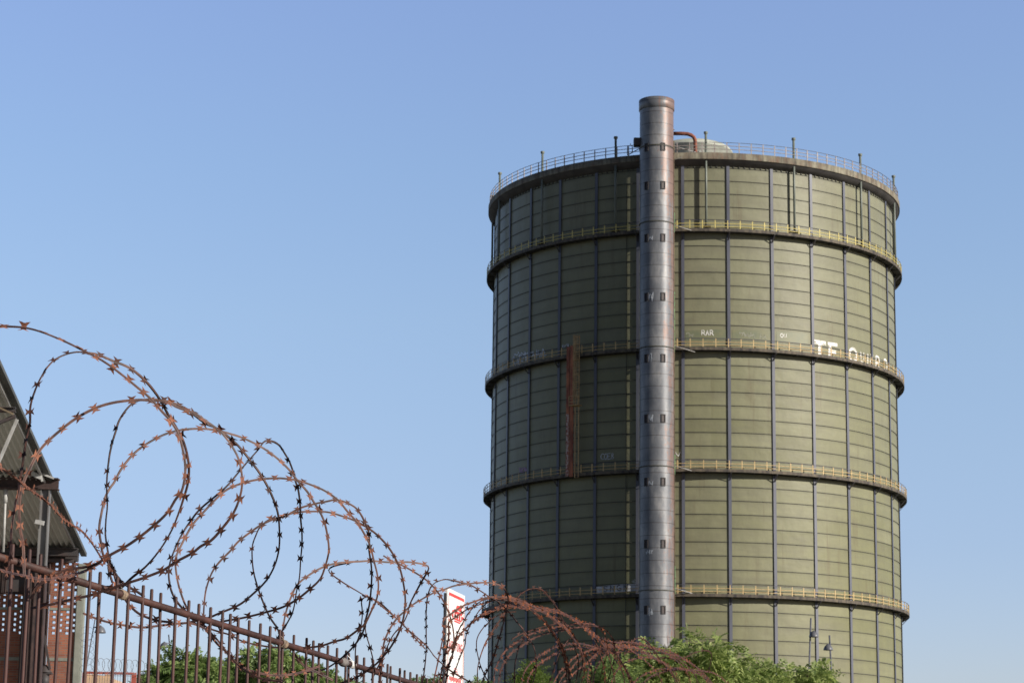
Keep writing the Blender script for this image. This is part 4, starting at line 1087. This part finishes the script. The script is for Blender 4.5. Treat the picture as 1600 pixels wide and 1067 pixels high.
# ------------------------------------------------------------------ trees
def tree(name, label, lobes, Y, leafm, foot_px, nspr, seed, leaf=.135, spr=.45, group='trees behind the fence', bare=None):
    """lobes: (px, py, radius m, weight) crown lobes; each gets sprays of small leaflets"""
    rnd = random.Random(seed)
    C = [(at(x, y, Y+rnd.uniform(-.8, .8)), r) for x, y, r in lobes]
    foot = at(foot_px, 1067, Y); foot = Vector((foot.x, Y, 0))
    root = thing(name, foot, label, 'tree', group)
    mb = MB()
    zc = min(c.z for c, r in C)-.3
    fork = foot+Vector((0, 0, max(1.2, zc*.55)))
    mb.tube([foot, foot+Vector((.05, 0, .4)), foot.lerp(fork, .6)+Vector((.08, .05, 0)), fork], [.17, .13, .11, .09], 9)
    for c, r in C:
        m1 = fork.lerp(c, .5)+Vector((rnd.uniform(-.2, .2), rnd.uniform(-.2, .2), .15))
        mb.tube([fork, m1, c, c+Vector((rnd.uniform(-.2, .2), 0, r*.6))], [.06, .04, .022, .008], 6)
        for k in range(7):
            e = c+Vector((rnd.gauss(0, 1), rnd.gauss(0, 1), rnd.gauss(.3, 1))).normalized()*r*.85
            mb.tube([m1.lerp(c, rnd.uniform(.2, 1)), e], [.015, .005], 4)
    if bare:
        for (x0, y0, x1, y1) in bare: mb.tube([at(x0, y0, Y-.4), at((x0+x1)/2+1, (y0+y1)/2, Y-.4), at(x1, y1, Y-.4)], [.012, .008, .004], 4)
    mb.build('trunk', M['trunk'], root)
    # crown
    vs, fs = [], []
    tot = sum(r**2 for c, r in C)
    subl = []
    for c, r in C:
        for k in range(max(5, int(16*r))):
            d = Vector((rnd.gauss(0, 1), rnd.gauss(0, 1), rnd.gauss(.15, .8))).normalized()
            subl.append((c+Vector((d.x*r*.85, d.y*r*.85, d.z*r*.62))*rnd.uniform(.6, 1.15), r*rnd.uniform(.16, .42), r))
    tw = sum(s[1]**2 for s in subl)
    for sc, sr, r in subl:
        for k in range(int(nspr*sr**2/tw)+2):
            d = Vector((rnd.gauss(0, 1), rnd.gauss(0, 1), rnd.gauss(0, 1))).normalized()
            p = sc+Vector((d.x, d.y, d.z*.8))*sr*rnd.random()**.45
            ax = (d+Vector((rnd.gauss(0, .5), rnd.gauss(0, .5), rnd.gauss(-.1, .4)))).normalized()
            up = Vector((rnd.gauss(0, .45), rnd.gauss(0, .45), 1)).normalized()
            sdv = ax.cross(up)
            if sdv.length < .1: continue
            sdv.normalize()
            L = spr*rnd.uniform(.5, 1.1); n = 5
            for i in range(n):
                q = p+ax*L*(i/n)-Vector((0, 0, 1))*L*.25*(i/n)**2
                for sg in (-1, 1):
                    ld = (sdv*sg+ax*.5).normalized(); ll = leaf*rnd.uniform(.7, 1.25); lw = ll*.42
                    wv = ld.cross(up).normalized().cross(ld)*0+ax.cross(Vector((0, 0, 0)))*0
                    wv = (ax-ld*ax.dot(ld)).normalized()*lw*.5
                    dr = Vector((0, 0, -ll*.3))
                    b0 = len(vs)
                    vs += [q, q+ld*ll*.5+wv, q+ld*ll+dr, q+ld*ll*.5-wv]
                    fs.append((b0, b0+1, b0+2, b0+3))
    mb = MB(); mb.v = vs; mb.f = fs; mb.m = [0]*len(fs); mb.sm = [False]*len(fs)
    mb.build('crown', leafm, root)

tree('feathery_tree', 'widest feathery green tree in front of the stair tower foot', [(1010, 1058, 1.0), (1045, 1036, .85), (1085, 1032, .85), (1120, 1036, .8), (1060, 1071, 1.2), (1125, 1068, .95), (975, 1072, .75)], 60, M['leaf'], 1070, 1050, 11)
tree('feathery_tree', 'low feathery green tree right of the widest one', [(1165, 1062, .55), (1190, 1053, .5), (1215, 1060, .5), (1180, 1081, .9), (1145, 1076, .6)], 62, M['leaf'], 1185, 430, 12)
tree('feathery_tree', 'small yellowish green tree below the two street lamps', [(1262, 1058, .42), (1250, 1074, .6), (1282, 1052, .38), (1284, 1072, .55), (1235, 1072, .35)], 63, M['leaf'], 1262, 420, 13)
tree('young_tree', 'small yellow green sapling at the dark lower left of the gasholder', [(826, 1058, .33), (836, 1068, .35), (818, 1072, .3)], 45, M['leaf3'], 828, 550, 14, leaf=.055, spr=.3, bare=[(800, 1070, 790, 1046), (805, 1070, 800, 1052), (795, 1070, 782, 1058)])
tree('young_tree', 'dark green sapling between yellow sapling and widest tree', [(925, 1064, .4), (955, 1055, .45), (970, 1062, .4), (940, 1072, .5)], 50, M['leaf2'], 940, 900, 15, leaf=.06, spr=.3)
tree('leafy_tree', 'rounded green tree at far left of the left clump', [(268, 1052, .6), (292, 1044, .55), (310, 1060, .55), (250, 1068, .5), (285, 1070, .8)], 55, M['leaf2'], 283, 950, 16, leaf=.125, spr=.3)
tree('leafy_tree', 'rounded green tree in the middle of the left clump', [(358, 1052, .5), (385, 1042, .6), (415, 1036, .6), (445, 1040, .6), (400, 1068, 1.1), (350, 1070, .6)], 56, M['leaf2'], 400, 1500, 17, leaf=.125, spr=.3)
tree('leafy_tree', 'lower green tree at right of the left clump', [(478, 1054, .55), (500, 1064, .45), (470, 1074, .8), (520, 1076, .4), (550, 1080, .4)], 57, M['leaf2'], 490, 700, 18, leaf=.125, spr=.3)
tree('leafy_tree', 'distant tree top peeping just left of the white sign', [(640, 1084, .5), (668, 1072, .35), (685, 1068, .4), (700, 1078, .4)], 70, M['leaf2'], 675, 800, 19, leaf=.08, spr=.25)
tree('leafy_tree', 'distant tree top peeping just right of the white sign', [(738, 1074, .35), (755, 1082, .35)], 70, M['leaf2'], 745, 450, 20, leaf=.08, spr=.25)
tree('leafy_tree', 'small shrubby tree beside the distant mesh fence', [(222, 1074, .3), (238, 1076, .3), (210, 1072, .25)], 54, M['leaf2'], 224, 450, 21, leaf=.06, spr=.2)

# ------------------------------------------------------------------ world + sun
w = bpy.data.worlds.new('World'); scene.world = w; w.use_nodes = True
nt = w.node_tree; bg = nt.nodes['Background']
sky = nt.nodes.new('ShaderNodeTexSky'); sky.sky_type = 'NISHITA'; sky.sun_disc = False
sky.sun_elevation = SUN_EL
sun_dir = Vector((math.sin(SUN_AZ)*math.cos(SUN_EL), -math.cos(SUN_AZ)*math.cos(SUN_EL), math.sin(SUN_EL)))
sky.sun_rotation = math.atan2(sun_dir.x, sun_dir.y)
sky.altitude = 200; sky.air_density = 1.0; sky.dust_density = .6; sky.ozone_density = 2.0
hs = nt.nodes.new('ShaderNodeMix'); hs.data_type = 'RGBA'; hs.blend_type = 'MULTIPLY'; hs.inputs[0].default_value = 1
tcw = nt.nodes.new('ShaderNodeTexCoord'); spw = nt.nodes.new('ShaderNodeSeparateXYZ'); nt.links.new(tcw.outputs['Generated'], spw.inputs[0])
rw = nt.nodes.new('ShaderNodeValToRGB')
while len(rw.color_ramp.elements) < 9: rw.color_ramp.elements.new(.5)
for e, (p_, c_) in zip(rw.color_ramp.elements, ((0, (.72, .70, .88)), (.06, (.77, .73, .91)), (.12, (.85, .80, .94)), (.16, (.96, .89, .97)), (.215, (1.09, 1.01, 1.04)), (.28, (1.17, 1.10, 1.15)), (.355, (1.29, 1.17, 1.29)), (.43, (.40, .37, .42)), (.65, (.12, .13, .15)))):
    e.position = p_; e.color = (*c_, 1)
nt.links.new(spw.outputs[2], rw.inputs[0])
# the sky behind the photographer and to the shaded side is darker; slightly brighter towards the right
ry = nt.nodes.new('ShaderNodeValToRGB')
for e, (p_, c_) in zip(ry.color_ramp.elements, ((.12, (.42, .42, .44)), (.80, (1, 1, 1)))):
    e.position = p_; e.color = (*c_, 1)
ay = nt.nodes.new('ShaderNodeMath'); ay.operation = 'MULTIPLY_ADD'; ay.inputs[1].default_value = .5; ay.inputs[2].default_value = .5
nt.links.new(spw.outputs[1], ay.inputs[0]); nt.links.new(ay.outputs[0], ry.inputs[0])
rx = nt.nodes.new('ShaderNodeValToRGB')
while len(rx.color_ramp.elements) < 4: rx.color_ramp.elements.new(.5)
for e, (p_, c_) in zip(rx.color_ramp.elements, ((0, (.80, .80, .80)), (.36, (.80, .80, .80)), (.5, (.82, .82, .82)), (.64, (.90, .90, .89)))):
    e.position = p_; e.color = (*c_, 1)
ax_ = nt.nodes.new('ShaderNodeMath'); ax_.operation = 'MULTIPLY_ADD'; ax_.inputs[1].default_value = .5; ax_.inputs[2].default_value = .5
nt.links.new(spw.outputs[0], ax_.inputs[0]); nt.links.new(ax_.outputs[0], rx.inputs[0])
m1 = mix(nt, 1.0, rw.outputs[0], ry.outputs[0], 'MULTIPLY'); m2 = mix(nt, 1.0, m1, rx.outputs[0], 'MULTIPLY'); m3 = mix(nt, 1.0, m2, (1.2195, 1.2195, 1.2195), 'MULTIPLY')
nt.links.new(m3, hs.inputs[7])
nt.links.new(sky.outputs[0], hs.inputs[6]); nt.links.new(hs.outputs[2], bg.inputs[0])
bg.inputs[1].default_value = .15
sl = bpy.data.lights.new('sun', 'SUN'); sl.energy = 5.0; sl.angle = R_(.53); sl.color = (1, .93, .82)
so = bpy.data.objects.new('sun', sl); COL.objects.link(so)
so.rotation_euler = sun_dir.to_track_quat('Z', 'Y').to_euler(); so.location = (60, -40, 80)

# ------------------------------------------------------------------ camera
cd = bpy.data.cameras.new('camera'); cam = bpy.data.objects.new('camera', cd); COL.objects.link(cam)
cd.sensor_width = 36; cd.lens = F/1600*36; cd.clip_end = 8000; cd.clip_start = .1
fwd = Vector((0, math.cos(PITCH), math.sin(PITCH))); rt = Vector((1, 0, 0)); up = Vector((0, -math.sin(PITCH), math.cos(PITCH)))
cx = rt*math.cos(ROLL)-up*math.sin(ROLL); cy = rt*math.sin(ROLL)+up*math.cos(ROLL)
mt = Matrix.Identity(4)
for i in range(3): mt[i][0] = cx[i]; mt[i][1] = cy[i]; mt[i][2] = -fwd[i]; mt[i][3] = EYE[i]
cam.matrix_world = mt
cd.dof.use_dof = True; cd.dof.focus_distance = 11.0; cd.dof.aperture_fstop = 18
scene.camera = cam
scene.view_settings.view_transform = 'Standard'; scene.view_settings.look = 'None'
scene.view_settings.exposure = 0; scene.view_settings.gamma = 1
scene.render.resolution_x = 1024; scene.render.resolution_y = 682
